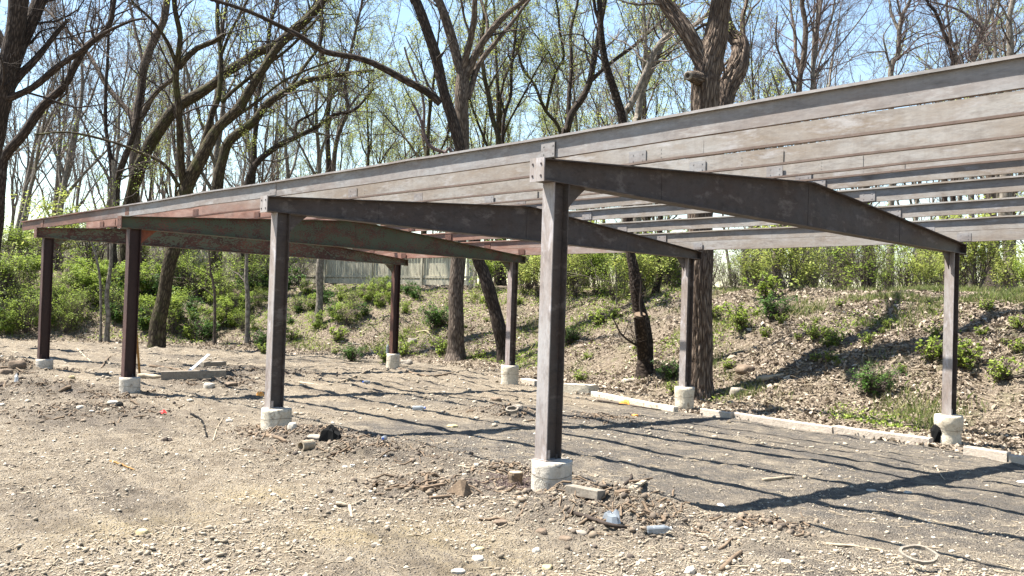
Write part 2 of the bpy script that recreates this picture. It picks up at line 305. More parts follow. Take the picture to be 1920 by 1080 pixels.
# ground: tan gravelly dirt, grey asphalt showing under the frame, brown leaf soil on the bank
def ground_mat():
    s = NT('ground'); g = s.n('ShaderNodeNewGeometry'); mp = s.n('ShaderNodeMapping'); s.l(g, 'Position', mp, 'Vector')
    a = s.n('ShaderNodeAttribute'); a.attribute_name = 'zone'; sx = s.n('ShaderNodeSeparateColor'); s.l(a, 'Color', sx, 0)
    n0 = s.noise(mp, .55, 6, .65, .6); n1 = s.noise(mp, 3.5, 7, .7, .4); n2 = s.noise(mp, 28, 6, .75); n3 = s.noise(mp, 120, 3, .7)
    v1 = s.voro(mp, 55); v2 = s.voro(mp, 23); v3 = s.voro(mp, 110)
    dirt = s.ramp(n1, 'Fac', [(.3, (.20, .155, .11)), (.5, (.33, .27, .195)), (.7, (.46, .39, .29))])
    yel = s.ramp(n1, 'Fac', [(.3, (.33, .26, .15)), (.7, (.48, .39, .245))])
    c = s.mix(sx, 'Blue', dirt, 0, yel, 0)
    peb = s.ramp(s.n('ShaderNodeSeparateColor') if False else v1, 'Color', [(0., (.12, .095, .07)), (.45, (.33, .28, .225)), (.8, (.50, .44, .36)), (1, (.72, .66, .57))])
    c = s.mix(s.math('MULTIPLY', s.ramp(v1, 'Distance', [(.28, G3(1)), (.5, G3(0))]), 0, s.ramp(n1, 'Fac', [(.35, G3(.35)), (.6, G3(.95))]), 0), 0, c, 2, peb, 0)
    peb2 = s.ramp(v2, 'Color', [(0., (.2, .16, .12)), (.5, (.45, .385, .31)), (1, (.70, .62, .51))])
    c = s.mix(s.math('MULTIPLY', s.ramp(v2, 'Distance', [(.22, G3(1)), (.36, G3(0))]), 0, s.ramp(n2, 'Fac', [(.5, G3(0)), (.6, G3(1))]), 0), 0, c, 2, peb2, 0)
    # dark dirt, in stretched streaks and on the heaps
    mp2 = s.n('ShaderNodeMapping'); mp2.inputs['Scale'].default_value = (.35, 1.5, 1); mp2.inputs['Rotation'].default_value = (0, 0, .35); s.l(g, 'Position', mp2, 'Vector'); n0 = s.noise(mp2, 1.0, 7, .7, .5)
    dk = s.ramp(n1, 'Fac', [(.3, (.10, .085, .068)), (.7, (.21, .175, .145))])
    c = s.mix(s.math('MULTIPLY', s.ramp(n0, 'Fac', [(.47, G3(0)), (.62, G3(.85))]), 0, s.ramp(n2, 'Fac', [(.35, G3(.4)), (.6, G3(1))]), 0), 0, c, 2, dk, 0)
    c = s.mix(s.math('MULTIPLY', a, 'Alpha', s.ramp(n2, 'Fac', [(.38, G3(1)), (.62, G3(.25))]), 0), 0, c, 2, dk, 0)
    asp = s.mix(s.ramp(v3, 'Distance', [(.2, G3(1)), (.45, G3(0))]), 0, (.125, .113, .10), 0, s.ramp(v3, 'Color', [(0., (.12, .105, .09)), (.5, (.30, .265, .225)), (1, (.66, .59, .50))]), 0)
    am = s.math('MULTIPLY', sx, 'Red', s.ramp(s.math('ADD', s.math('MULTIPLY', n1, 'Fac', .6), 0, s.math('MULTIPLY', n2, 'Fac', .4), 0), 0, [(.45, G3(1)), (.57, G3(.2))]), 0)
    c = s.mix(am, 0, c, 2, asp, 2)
    soil = s.ramp(n2, 'Fac', [(.3, (.12, .09, .065)), (.5, (.24, .19, .14)), (.7, (.40, .33, .25))])
    chips = s.ramp(v2, 'Color', [(0., (.14, .105, .075)), (.5, (.34, .27, .20)), (1, (.60, .51, .41))])
    soil = s.mix(s.ramp(v2, 'Distance', [(.3, G3(.9)), (.5, G3(0))]), 0, soil, 0, chips, 0)
    gr = s.mix(s.math('MULTIPLY', s.ramp(s.noise(mp, 1.6, 6, .7, .5), 'Fac', [(.5, G3(0)), (.62, G3(.55))]), 0, s.ramp(n2, 'Fac', [(.45, G3(.2)), (.55, G3(1))]), 0), 0, soil, 2, (.13, .16, .045), 0)
    c = s.mix(sx, 'Green', c, 2, gr, 2)
    s.color(c, 2)
    h = s.math('ADD', s.math('MULTIPLY', n2, 'Fac', 1.), 0, s.math('MULTIPLY', s.ramp(v1, 'Distance', [(.1, G3(1)), (.5, G3(0))]), 0, .55), 0)
    h = s.math('ADD', h, 0, s.math('MULTIPLY', n3, 'Fac', .35), 0)
    s.bump(h, 0, 1., .035); return s.fin(.95, .12)
M['ground'] = ground_mat()
# ------------------------------------------------------------------ ground sheet: polar grid, fine near the viewpoint, reaching the horizon
def polar_ground():
    a0 = math.atan2(CF[1], CF[0]); fov = math.radians(40)
    th = np.concatenate([a0+np.linspace(-fov, fov, 620), a0+np.linspace(fov, 2*math.pi-fov, 60)[1:-1]]); na = len(th)
    rr = np.concatenate([[.4, 1.2, 2.2], np.exp(np.linspace(math.log(3.), math.log(60), 760)), np.exp(np.linspace(math.log(62), math.log(2500), 40))]); nr = len(rr)
    X = CAM[0]+rr[:, None]*np.cos(th)[None]; Y = CAM[1]+rr[:, None]*np.sin(th)[None]; Z = ground(X, Y)
    Z = np.where(np.hypot(X-CAM[0], Y-CAM[1]) > 300, np.minimum(Z, 4.), Z)
    V = np.stack([X, Y, Z], -1).reshape(-1, 3); V = np.vstack([V, [[CAM[0], CAM[1], gz(CAM[0], CAM[1])]]])
    i = np.arange(nr-1)[:, None]*na; j = np.arange(na)[None]; j2 = (j+1) % na
    F = np.stack([i+j, i+na+j, i+na+j2, i+j2], -1).reshape(-1, 4)
    o = mesh('ground', V, F, M['ground'], smooth=True)
    x, y = V[:, 0], V[:, 1]; dd = toe_d(x, y); w = fbm(x*.7, y*.7, 4)
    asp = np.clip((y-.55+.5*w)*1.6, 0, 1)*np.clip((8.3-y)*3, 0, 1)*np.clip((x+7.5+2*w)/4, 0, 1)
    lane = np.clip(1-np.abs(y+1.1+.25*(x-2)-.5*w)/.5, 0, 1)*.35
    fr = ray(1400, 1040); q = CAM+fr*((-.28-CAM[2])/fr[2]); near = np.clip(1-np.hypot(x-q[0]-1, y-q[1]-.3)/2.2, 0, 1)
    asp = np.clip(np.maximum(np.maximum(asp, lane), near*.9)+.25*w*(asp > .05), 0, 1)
    grn = np.clip((dd+.1+.35*w)/.5, 0, 1)
    yl = 0
    for px, py, r in ((800, 1010, .55), (620, 850, .45), (250, 990, .5), (470, 930, .35), (950, 1060, .4), (650, 1010, .5)):
        d = ray(px, py); p = CAM+d*((-.28-CAM[2])/d[2]); yl = np.maximum(yl, np.exp(-((x-p[0])**2+(y-p[1])**2)/(r*r))*(.75+.5*w))
    heap = 0
    for bx, by, rr_, h_ in BP: heap = np.maximum(heap, np.clip(1.25*np.exp(-((x-bx)**2+(y-by)**2)/(rr_*rr_)*.9)*(1+.6*w), 0, 1)*(1 if h_ > 0 else .5))
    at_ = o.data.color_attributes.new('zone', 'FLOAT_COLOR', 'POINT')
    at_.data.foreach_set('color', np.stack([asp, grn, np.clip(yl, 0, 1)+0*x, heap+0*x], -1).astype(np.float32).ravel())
    tag(o, kind='structure')
polar_ground()
# ------------------------------------------------------------------ carport
STR = thing('carport_frame', 'long open steel carport frame without roofing, grey steel turning rusty at the far left', 'carport', (0, 0, -.28))
FX = [0, -4.7405, -9.4833, -13.892, 4.74]; W = 8.3573
FB = [0., -.0366, -.0185, -.0032, 0.]; RB = [-.0884, -.0719, .0023, .0069, -.09]
def i_column(x, y, z0, z1, mat, label=None):
    b = MB(); d, w, tf, tw = .185, .138, .010, .008
    b.box((x, y-d/2+tf/2, (z0+z1)/2), (w, tf, z1-z0)); o = b.build('column', mat, STR)
    dk = M['rafter'] if mat in (M['column'], M['column_warm']) else M['rusty_shade']  # web and rear flange take darker steel: recess shade put into the colour
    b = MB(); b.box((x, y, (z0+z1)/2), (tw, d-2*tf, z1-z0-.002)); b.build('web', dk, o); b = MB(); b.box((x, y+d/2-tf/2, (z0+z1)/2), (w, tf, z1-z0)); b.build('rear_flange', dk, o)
    if label: o['label'] = label
    p = MB(); p.box((x, y, z0+.006), (.165, .215, .012)); p.box((x+.062, y-.06, z0+.05), (.012, .03, .09)); q = p.build('base_plate', mat, o)
    for sx in (-1, 1):
        for sy in (-1, 1): MB().cyl((x+sx*.05, y+sy*.05, z0+.012), (x+sx*.05, y+sy*.05, z0+.05), .011, 6).build('anchor_bolt', M['bolt'], o)
    return o
def rtop(y):
    return np.interp(y, [-.23, 4.2, 8.66], [2.545, 2.855, 2.44])
def rbot(y): return np.interp(y, [-.23, 8.66], [2.362, 2.292])
def rafter(x, mat, label, z=0.):
    b = MB(); ys = [-.225, 4.2, 8.65]; T = .010; wf = .16
    top = [(x, y, rtop(y)+z) for y in ys]; bot = [(x, y, rbot(y)+z) for y in ys]
    web = [A(p)-A([0, 0, T]) for p in top]+[A(p)+A([0, 0, T]) for p in bot[::-1]]
    b.prism(web, A([-.004, 0, 0]), A([.004, 0, 0]))
    for P, s_ in ((top, -1), (bot, 1)):
        for a, c in zip(P[:-1], P[1:]):
            a, c = A(a), A(c); q = [a, c, c+A([0, 0, s_*T]), a+A([0, 0, s_*T])]
            b.prism(q, A([-wf/2, 0, 0]), A([wf/2, 0, 0]))
    for yy in (1.45, 4.2, 6.6):                     # web joints and stiffeners
        b.box((x, yy, (rtop(yy)+rbot(yy))/2+z), (.014, .012, rtop(yy)-rbot(yy)-.024))
    o = b.build('rafter', mat, STR); o['label'] = label
    e = MB(); e.box((x, -.232, 2.452+z), (.17, .012, .20)); e.build('end_plate', M['column'] if x > -8 and x != 4.74 else M['rusty_light'], o)
    for sx in (-1, 1):
        for zz in (2.40, 2.50): MB().cyl((x+sx*.05, -.238, zz+z), (x+sx*.05, -.243, zz+z), .010, 8).build('bolt', M['bolt'], o)
    e = MB(); e.box((x, 8.657, 2.365+z), (.17, .012, .17)); e.build('end_plate', mat, o)
    # haunch plates between rafter and columns
    for y0, sgn in ((.1, 1), (W-.1, -1)):
        zb = rbot(y0)+z; pts = [(x, y0, zb-.006)]+[(x, y0+sgn*(.25*(1-u)**1.25+.015), zb-.006-.24*u) for u in np.linspace(0, 1, 7)]
        MB().prism(A(pts), A([-.006, 0, 0]), A([.006, 0, 0])).build('haunch_plate', M['rustorange'] if (x < -9 and x > -10 and sgn > 0) else mat, o)
    return o
rl = ['dark grey bare steel', 'dark grey brown bare steel', 'green painted with rust spots', 'rusty brown with remains of green paint', 'dark bare steel']
cmat = [M['column'], M['column'], M['rusty'], M['rusty'], M['column']]; rmat = [M['column'], M['column'], M['column_warm'], M['rusty_light'], M['column']]
for i, x in enumerate(FX):
    rafter(x, [M['rafter'], M['rafter'], M['green'], M['greenrust'], M['rafter']][i], rl[i]+' tapered rafter')
    i_column(x, 0, FB[i], 2.36, cmat[i], ['grey steel column nearest the viewer', 'bluish grey steel column', 'dark red rusty column', 'dark red rusty column at the far end', 'grey column'][i])
    i_column(x, W, RB[i], 2.293, rmat[i], ['grey rear column with a shadow band', 'grey rear column in front of the big trunk', 'rear column, rusty brown and grey', 'rusty brown rear column', 'grey rear column'][i])
# purlins
PY = [(-.12, -1, 1), (.98, 1, -1), (2.2, 1, -1), (3.36, 1, -1), (4.05, 1, -1), (4.62, -1, 1), (5.45, -1, 1), (6.53, -1, 1), (7.63, -1, 1), (8.5, 1, 1)]
X0 = [-15.2, -14.75, -14.9, -14.85, -14.95, -14.9, -14.8, -14.9, -14.85, -15.1]
def purlin(k, y, tf, bf):
    h = .182; fl = .046 if k == 9 or 0 < k < 5 else .030; th = .004; zb = float(rtop(y))+.004; xs = np.arange(X0[k], 9.3, .35); n = len(xs)
    if k > 0: h = .172
    prof = []
    # closed outline of the bent sheet (y,z): lip, top flange, web, bottom flange, lip
    o_ = [(tf*fl, h-.018), (tf*fl, h), (0, h), (0, 0), (bf*fl, 0), (bf*fl, .018 if bf*tf < 0 else .015)]
    o_ = A(o_); nrm = []
    for i in range(len(o_)):
        d = (o_[min(i+1, 5)]-o_[max(i-1, 0)]); d /= np.linalg.norm(d); nrm.append((-d[1], d[0]))
    prof = np.vstack([o_+A(nrm)*th/2, (o_-A(nrm)*th/2)[::-1]]); m = len(prof)
    wz = .011*np.clip(xs, 0, 9)+.006*vn(xs*.6, k*3.1)+.003*vn(xs*2.1, k*5.); wy = .012*vn(xs*.5, k*7.7)+.004*vn(xs*2.7, k)
    V = np.zeros((n, m, 3)); V[..., 0] = xs[:, None]; V[..., 1] = y+prof[None, :, 0]+wy[:, None]; V[..., 2] = zb+prof[None, :, 1]+wz[:, None]
    V = V.reshape(-1, 3); F = [(i*m+j, i*m+(j+1) % m, (i+1)*m+(j+1) % m, (i+1)*m+j) for i in range(n-1) for j in range(m)]
    F += [tuple(range(m)), tuple((n-1)*m+j for j in range(m))[::-1]]
    nq = len(F)-2
    o = mesh('purlin', V, F, M['fascia'] if k == 0 else M['purlin'], STR); o['label'] = ('front edge purlin' if k == 0 else 'rear edge purlin' if k == 9 else 'grey roof purlin with brown stains')
    o.data.materials.append(M['rust_edge']); o.data.polygons.foreach_set('material_index', [1 if q < nq and 3 <= q % m <= 7 else 0 for q in range(nq+2)])
    for i, x in enumerate(FX):
        side = -1; b = MB(); yy = y+side*.009; hh = h-.05
        xo = x+(.02 if k == 0 else .12*math.sin(k*2.3))
        b.box((xo-.005, yy, zb+.012+hh/2), (.16 if k == 0 else .20, .006, hh))
        for sx in (-1, 1):
            for sz in (.25, .75): b.cyl((xo+sx*.055, yy-.003, zb+.012+hh*sz), (xo+sx*.055, yy-.006, zb+.012+hh*sz), .008, 6)
        b.build('splice_plate', M['rusty_light'] if x < -9 else M['fascia'], o)
        if 0 < k < 5:  # overlap joint of two sheets
            b = MB(); xj = x+.75+.2*math.sin(k*5.1); b.box((xj, y-.0045, zb+.1*h+h*.4), (.5, .003, h*.78))
            for sz in (.2, .4, .6): b.cyl((xj-.21, y-.006, zb+h*sz+.02), (xj-.21, y-.0085, zb+h*sz+.02), .006, 6)
            b.build('lap_sheet', M['purlin'], o)
    return o
for k, (y, a, b) in enumerate(PY): purlin(k, y, a, b)
# footings
def footing(x, y, zt, h, r, mat, label=None, prof=None, jit=.03, steps=None):
    zb = gz(x, y); n = 12
    P = prof or [(t, 1.) for t in np.linspace(0, 1, n)]
    H = h+.15; pr = [((t-1)*H, r*s) for t, s in P]; pr += [(0.002, r*P[-1][1]*.93), (0.003, .02)]
    b = MB(); b.lathe((x, y, zt), pr, 40, jit); o = b.build('footing', mat, STR, smooth=False)
    for p in o.data.polygons: p.use_smooth = len(p.vertices) == 4 and abs(p.normal.z) < .7
    if label: o['label'] = label
    rr = MB()
    for zz in (.45, ) if steps is None else steps:
        k = 40; V = []
        for a in (0, 1):
            for j in range(k):
                t = 2*math.pi*j/k; q = r*1.012*(1+jit*float(vn(math.cos(t)*2+x*7, math.sin(t)*2+y*5, -zz*h*9))) ; V.append((x+q*math.cos(t), y+q*math.sin(t), zt-zz*h+a*.006+.012*math.sin(t*2+x)))
        rr.add(V, [(j, (j+1) % k, (j+1) % k+k, j+k) for j in range(k)])
    if rr.v: rr.build('form_line', M['grey_wood'], o)
    return o
for i, x in enumerate(FX):
    footing(x+.03, 0.02, FB[i]-.001, .27 if i != 2 else .33, [.174, .182, .16, .155, .18][i], M['concrete'] if i in (0, 2, 3) else M['concrete_pale'], 'stained round concrete footing')
    rp = [(0, 1), (.5, 1), (.62, .97), (.7, 1.0), (.8, 1.03), (.9, 1.05), (1, 1.02)]
    if i == 0: rp = [(0, .93), (.3, .93), (.5, .94), (.57, .88), (.62, .95), (.70, .96), (.76, 1.03), (.88, 1.05), (.95, 1.02), (1, .98)]
    footing(x, W, RB[i]-.001, [.46, .42, .43, .40, .45][i], [.19, .175, .195, .17, .18][i], M['concrete_pale'], ['broken pale concrete footing with a cavity in its side', 'pale concrete footing with a flared rim', 'pale round footing', 'cracked pale footing', 'pale footing'][i], prof=rp if i < 2 else None, jit=.045)
# the cavity of the broken footing (black solid shape, the hollow's shade put into colour)
b = MB(); ang = math.atan2(CAM[1]-W, CAM[0]); 
c0 = A([-.10, W-.155, RB[0]-.25]); ring = []
b.lathe((-.105, W-.135, RB[0]-.52), [(0, .075), (.15, .08), (.28, .085), (.36, .05), (.40, .01)], 12, .5); b.build('cavity', M['black'], STR)
# ------------------------------------------------------------------ sub-branch and tube machinery (vectorised)
def unit(v): return v/np.maximum(np.linalg.norm(v, axis=-1, keepdims=True), 1e-9)
def tubes(P, R, k):
    """P (m,n,3), R (m,n) -> verts, quads, uv"""
    m, n, _ = P.shape; T = np.gradient(P, axis=1); T = unit(T); mean = unit(P[:, -1]-P[:, 0])
    ref = np.where(np.abs(mean[:, 2:3]) < .8, A([[0, 0, 1.]]), A([[1., .3, 0]]))[:, None, :]
    U = unit(np.cross(T, np.broadcast_to(ref, T.shape))); W_ = np.cross(T, U); an = 2*np.pi*np.arange(k)/k
    V = P[:, :, None]+R[:, :, None, None]*(U[:, :, None]*np.cos(an)[None, None, :, None]+W_[:, :, None]*np.sin(an)[None, None, :, None])
    base = (np.arange(m)*n*k)[:, None, None]+(np.arange(n-1)*k)[None, :, None]; j = np.arange(k)[None, None]; j2 = (j+1) % k
    F = np.stack([base+j, base+j2, base+k+j2, base+k+j], -1).reshape(-1, 4)
    L = np.concatenate([np.zeros((m, 1)), np.cumsum(np.linalg.norm(np.diff(P, axis=1), axis=-1), 1)], 1)
    cir = 2*np.pi*np.maximum(R.mean(1), .02)
    u0 = (np.arange(k)/k)[None, None]*cir[:, None, None]+np.zeros((1, n-1, 1)); u1 = ((np.arange(k)+1)/k)[None, None]*cir[:, None, None]+np.zeros((1, n-1, 1))
    v0 = L[:, :-1, None]+np.zeros((1, 1, k)); v1 = L[:, 1:, None]+np.zeros((1, 1, k))
    uv = np.stack([np.stack([u0, v0], -1), np.stack([u1, v0], -1), np.stack([u1, v1], -1), np.stack([u0, v1], -1)], 3).reshape(-1, 2)
    return V.reshape(-1, 3), F, uv
class TB:
    def __init__(s): s.V = []; s.F = []; s.U = []; s.n = 0
    def add(s, P, R, k):
        V, F, U = tubes(P, R, k); s.V.append(V); s.F.append(F+s.n); s.U.append(U); s.n += len(V)
    def build(s, name, mat, parent=None): return mesh(name, np.vstack(s.V), np.vstack(s.F), mat, parent, True, np.vstack(s.U))
def catmull(P, R, step):
    P = A(P, float); R = A(R, float); n = len(P)
    Q = np.vstack([2*P[0]-P[1], P, 2*P[-1]-P[-2]]); out = []; ro = []
    for i in range(n-1):
        p0, p1, p2, p3 = Q[i:i+4]; m = max(2, int(np.linalg.norm(p2-p1)/step))
        t = np.linspace(0, 1, m, endpoint=False)[:, None]
        out.append(.5*((2*p1)+(-p0+p2)*t+(2*p0-5*p1+4*p2-p3)*t**2+(-p0+3*p1-3*p2+p3)*t**3)); ro.append(R[i]+(R[i+1]-R[i])*t[:, 0])
    return np.vstack(out+[P[-1:]]), np.concatenate(ro+[R[-1:]])
def grow(P, R, c, lr, n, ang=(35, 65), wob=.25, up=.12, t0=.15, rr=.55, rmin=.004, rmax=9, Lfix=None):
    """children for parent strands: c per strand"""
    m, pn, _ = P.shape; L = np.linalg.norm(np.diff(P, axis=1), axis=-1).sum(1)
    t = rng.uniform(t0, 1., (m, c)); f = t*(pn-1); i = np.minimum(f.astype(int), pn-2); w = (f-i)[..., None]; ar = np.arange(m)[:, None]
    S = P[ar, i]*(1-w)+P[ar, i+1]*w; T = unit(P[ar, i+1]-P[ar, i]); r0 = R[ar, i]*(1-w[..., 0])+R[ar, i+1]*w[..., 0]
    rv = rng.normal(size=T.shape); pe = unit(rv-(rv*T).sum(-1, keepdims=True)*T); a = np.radians(rng.uniform(ang[0], ang[1], t.shape))[..., None]
    D = unit(T*np.cos(a)+pe*np.sin(a)); S = S.reshape(-1, 3); D = D.reshape(-1, 3); r0 = np.clip(r0.reshape(-1)*rr, rmin, rmax)
    base = (L[:, None]*(1-.45*t)).reshape(-1) if Lfix is None else rng.uniform(Lfix[0], Lfix[1], len(S))
    ln = base*rng.uniform(lr[0], lr[1], len(S)) if Lfix is None else base
    seg = ln/(n-1); out = [S]; p = S; d = D
    for q in range(n-1):
        d = unit(d+rng.normal(size=d.shape)*wob+A([[0, 0, up]])); p = p+d*seg[:, None]; out.append(p)
    O = np.stack(out, 1); RR = r0[:, None]*np.linspace(1, .35, n)[None]
    return O, np.maximum(RR, rmin*.7)
def leaves(C, N, size, spread, up=.6, asp=.55):
    """N diamond leaves around the points C"""
    i = rng.integers(0, len(C), N); c = C[i]+rng.normal(size=(N, 3))*spread
    nrm = unit(rng.normal(size=(N, 3))*(1-up)+A([[0, 0, up]])); t = unit(np.cross(nrm, rng.normal(size=(N, 3)))); s = np.cross(nrm, t)
    sz = (size*rng.uniform(.6, 1.3, N))[:, None]
    V = np.stack([c-t*sz, c+s*sz*asp, c+t*sz+nrm*sz*-.15, c-s*sz*asp], 1).reshape(-1, 3); F = np.arange(4*N).reshape(N, 4)
    return V, F, rng.uniform(0, 1, N)
# ------------------------------------------------------------------ trees: limbs followed one by one, each with its own distance
def wob_limb(P, R, amp):
    s = rng.uniform(0, 99); L = np.arange(len(P))*.3
    P = P.copy()
    for q in range(3): P[:, q] += amp*vn(L*.9, s+q*7.)*np.clip(L, 0, 1)
    return P, R
def tree(name, label, D, limbs, bk='bark', tw='twig', base=None, dens=1., leaf=0, leafmat='bud', cat='tree', flare=1.5, group=None, l1=(.9, 2.6), fine=1., ext=4., z0=None, knob=None, kk=14, furrow=0.):
    """limbs: list of (pixels, start width, end width[, drift]); first is the trunk; base = pixel column of the hidden foot"""
    tb = TB(); known = []; strands = []
    for li, lm in enumerate(limbs):
        px = A(lm[0], float); w0, w1 = lm[1], lm[2]; 
        drift = lm[3] if len(lm) > 3 else (0. if li == 0 else rng.uniform(-.45, .45))
        if known:
            K = np.vstack(known); q = np.argmin(np.hypot(K[:, 0]-px[0, 0], K[:, 1]-px[0, 1])); d0 = K[q, 2]
        else: d0 = D
        seg = np.concatenate([[0], np.cumsum(np.hypot(*np.diff(px, axis=0).T))]); d = d0+drift*seg*d0/FPX
        P = np.stack([at(a, b_, c) for (a, b_), c in zip(px, d)]); Wd = np.interp(seg/seg[-1], [0, 1], [w0, w1]) if not isinstance(w0, (list, tuple)) else A(w0, float)
        R = Wd/2*d/FPX
        if li == 0:
            if base is not None:
                b0 = at(base, 560, D); zz = gz(b0[0], b0[1])-.1; b0[2] = zz
                mid = b0*.5+P[0]*.5+A([rng.uniform(-.1, .1), rng.uniform(-.1, .1), 0]); P = np.vstack([b0, mid, P]); R = np.concatenate([[R[0]*1.45, R[0]*1.15], R])
            else: P[0, 2] = min(P[0, 2], gz(P[0, 0], P[0, 1]))-.06
        if px[-1, 1] < 12 and ext > 0:
            t = unit(P[-1]-P[-2]); e1 = P[-1]+t*ext*.5+rng.normal(size=3)*.25; e2 = e1+t*ext*.5+A([0, 0, .4])+rng.normal(size=3)*.4
            P = np.vstack([P, e1, e2]); R = np.concatenate([R, [R[-1]*.75, R[-1]*.35]])
        known.append(np.column_stack([np.interp(np.linspace(0, 1, 30), seg/seg[-1], px[:, 0]), np.interp(np.linspace(0, 1, 30), seg/seg[-1], px[:, 1]), np.interp(np.linspace(0, 1, 30), seg/seg[-1], d)]))
        P, R = catmull(P, R, .22 if R.max() > .05 else .3)
        P, R = wob_limb(P, R, min(.05, R.mean()*.5))
        R = R*(1+.09*vn(np.arange(len(R))*.45, li*3.3+D))
        if li == 0:
            hgt = P[:, 2]-P[0, 2]; R = R*(1+(flare-1)*np.exp(-np.maximum(hgt, 0)/.22))
        if furrow and R.max() > .12:
            k = 84; Pf, Rf = catmull(P, R, .035); n0 = tb.n; tb.add(Pf[None], Rf[None], k); V = tb.V[-1].reshape(len(Pf), k, 3)
            an = 2*np.pi*np.arange(k)/k; hh = np.arange(len(Pf))*.035; tw_ = an[None]+.25*np.sin(hh*1.1)[:, None]
            rg = np.abs(vn(np.cos(tw_)*Rf.mean()*44, np.sin(tw_)*Rf.mean()*34, hh[:, None]*2.4+li*9))+.5*np.abs(vn(np.cos(tw_)*Rf.mean()*70+9, np.sin(tw_)*Rf.mean()*70, hh[:, None]*6))
            rg = np.clip(rg*2.2, 0, 1)
            V[:] = Pf[:, None]+(V-Pf[:, None])*(1+furrow*(rg-.6)/Rf.mean()*1.)[..., None]
        else: tb.add(P[None], R[None], kk if R.max() > .06 else 8)
        strands.append((P, R))
    root = thing(name, label, cat, strands[0][0][0], group); tb.build('trunk', M[bk], root)
    if knob: knob(root)
    # finer growth
    ch = []
    for li, (P, R) in enumerate(strands):
        L = np.linalg.norm(np.diff(P, axis=0), axis=1).sum(); c = int(max(2, L*1.5*dens))
        if li == 0 and base is None and len(strands) > 1: c = int(c*.5)
        t0 = .45 if li == 0 else .15
        O, RR = grow(P[None], R[None], c, (1, 1), 7, t0=t0, wob=.24, up=.10, rr=.38, rmin=.009, rmax=.035, Lfix=l1); ch.append((O, RR))
    O1 = np.vstack([o for o, r in ch]); R1 = np.vstack([r for o, r in ch])
    O2, R2 = grow(O1, R1, 5, (.35, .65), 5, wob=.25, up=.07, rr=.55, rmin=.0055, rmax=.014)
    O3, R3 = grow(O2, R2, max(1, int(4*fine)), (.4, .8), 4, wob=.3, up=.04, rr=.6, rmin=.0042, rmax=.008)
    cb = TB(); cb.add(O1, R1, 5); cb.add(O2, R2, 3); cb.add(O3, R3, 3); cb.build('crown', M[tw], root)
    if leaf:
        tips = np.vstack([O3[:, -1], O3[:, 2], O2[:, -1]]); sel = vn(tips[:, 0]*.5, tips[:, 1]*.5, tips[:, 2]*.5) > -.25; tips = tips[sel] if sel.sum() > 50 else tips
        V, F, a = leaves(tips, int(leaf*1.9), .024, .08); mesh('foliage', V, F, M[leafmat], root, attr=a)
    return root
tree('large_tree', 'big dark forked tree at the left edge, with a broken pale limb', 22, [
    ([(-60, 640), (-50, 420), (-26, 310), (0, 210), (18, 120), (32, 50), (40, -30)], 40, 34), ([(20, 130), (45, 70), (66, 20), (80, -25)], 26, 24),
    ([(2, 195), (30, 150), (60, 118), (92, 75), (112, 52), (129, 34)], 20, 6, .2), ([(0, 200), (16, 185), (60, 163), (105, 125), (150, 95), (190, 65), (250, 38), (275, 35)], 15, 4, -.2),
    ([(10, 90), (-4, 60), (-20, 30)], 16, 12), ([(34, 90), (60, 80), (75, 60), (108, 50)], 5, 2)], 'bark_dark', 'twig_dark', dens=.8)
tree('large_tree', 'dark tree at the left edge whose long limb sweeps right below the forked tree', 26, [
    ([(-22, 600), (-12, 480), (-3, 400), (3, 320), (12, 290), (45, 250), (80, 200), (115, 165), (140, 125), (162, 88), (200, 55), (214, 20), (220, -10)], (24, 22, 20, 19, 19, 18, 16, 14, 13, 12, 10, 8, 7), 8)], 'bark_dark', 'twig_dark', dens=.9)
tree('large_tree', 'leaning brown trunk between the two rusty columns, splitting above the frame into long mossy limbs', 29, [
    ([(292, 657), (300, 590), (312, 520), (325, 465), (340, 400), (352, 350), (381, 289), (407, 241), (448, 200), (485, 141), (537, 74), (596, 15), (616, -12)], (33, 28, 26, 25, 25, 26, 24, 20, 18, 16, 15, 13, 12), 10, .05),
    ([(350, 352), (341, 335), (335, 240), (330, 160), (333, 110), (338, 70), (330, 20), (325, -20)], 14, 9), ([(374, 295), (386, 250), (400, 205), (411, 185), (415, 110), (408, 45), (411, -12)], 12, 7),
    ([(415, 192), (448, 160), (500, 122), (552, 81), (607, 22)], 8, 4), ([(444, 218), (485, 189), (530, 152), (581, 130), (633, 111)], 6, 3),
    ([(335, 128), (345, 112), (370, 89), (400, 76), (422, 60)], 12, 9), ([(330, 118), (311, 74), (281, 33), (252, 7), (240, -10)], 8, 4), ([(336, 350), (307, 307), (259, 285), (200, 263), (130, 248), (63, 252)], 7, 3), ([(412, 110), (430, 65), (448, 30), (470, -10)], 6, 4)],
     'bark_moss', 'twig_dark', dens=.8, leaf=1550, flare=1.15)
tree('large_tree', 'thick mossy trunk behind the leaning one, arching right across the sky at upper left', 37, [
    ([(245, 378), (258, 330), (278, 275), (310, 225), (345, 190), (385, 167), (422, 141), (478, 100), (522, 81), (559, 48), (604, 0), (612, -12)], 25, 12)], 'bark_moss', 'twig_dark', base=236, dens=1.3, leaf=1550)
tree('tall_tree', 'tall straight grey brown trunk left of the arching mossy one, with a broad fork', 39, [
    ([(250, 370), (255, 260), (262, 180), (270, 130), (283, 90), (305, 45), (315, -10)], 20, 13), ([(262, 225), (290, 175), (325, 148)], 12, 8), ([(252, 240), (245, 215), (222, 189), (200, 160), (174, 115), (150, 83), (122, 52), (78, 10)], 12, 4),
    ([(270, 130), (262, 90), (250, 40), (240, -5)], 7, 4)], 'bark', 'twig', base=250, dens=1.4)
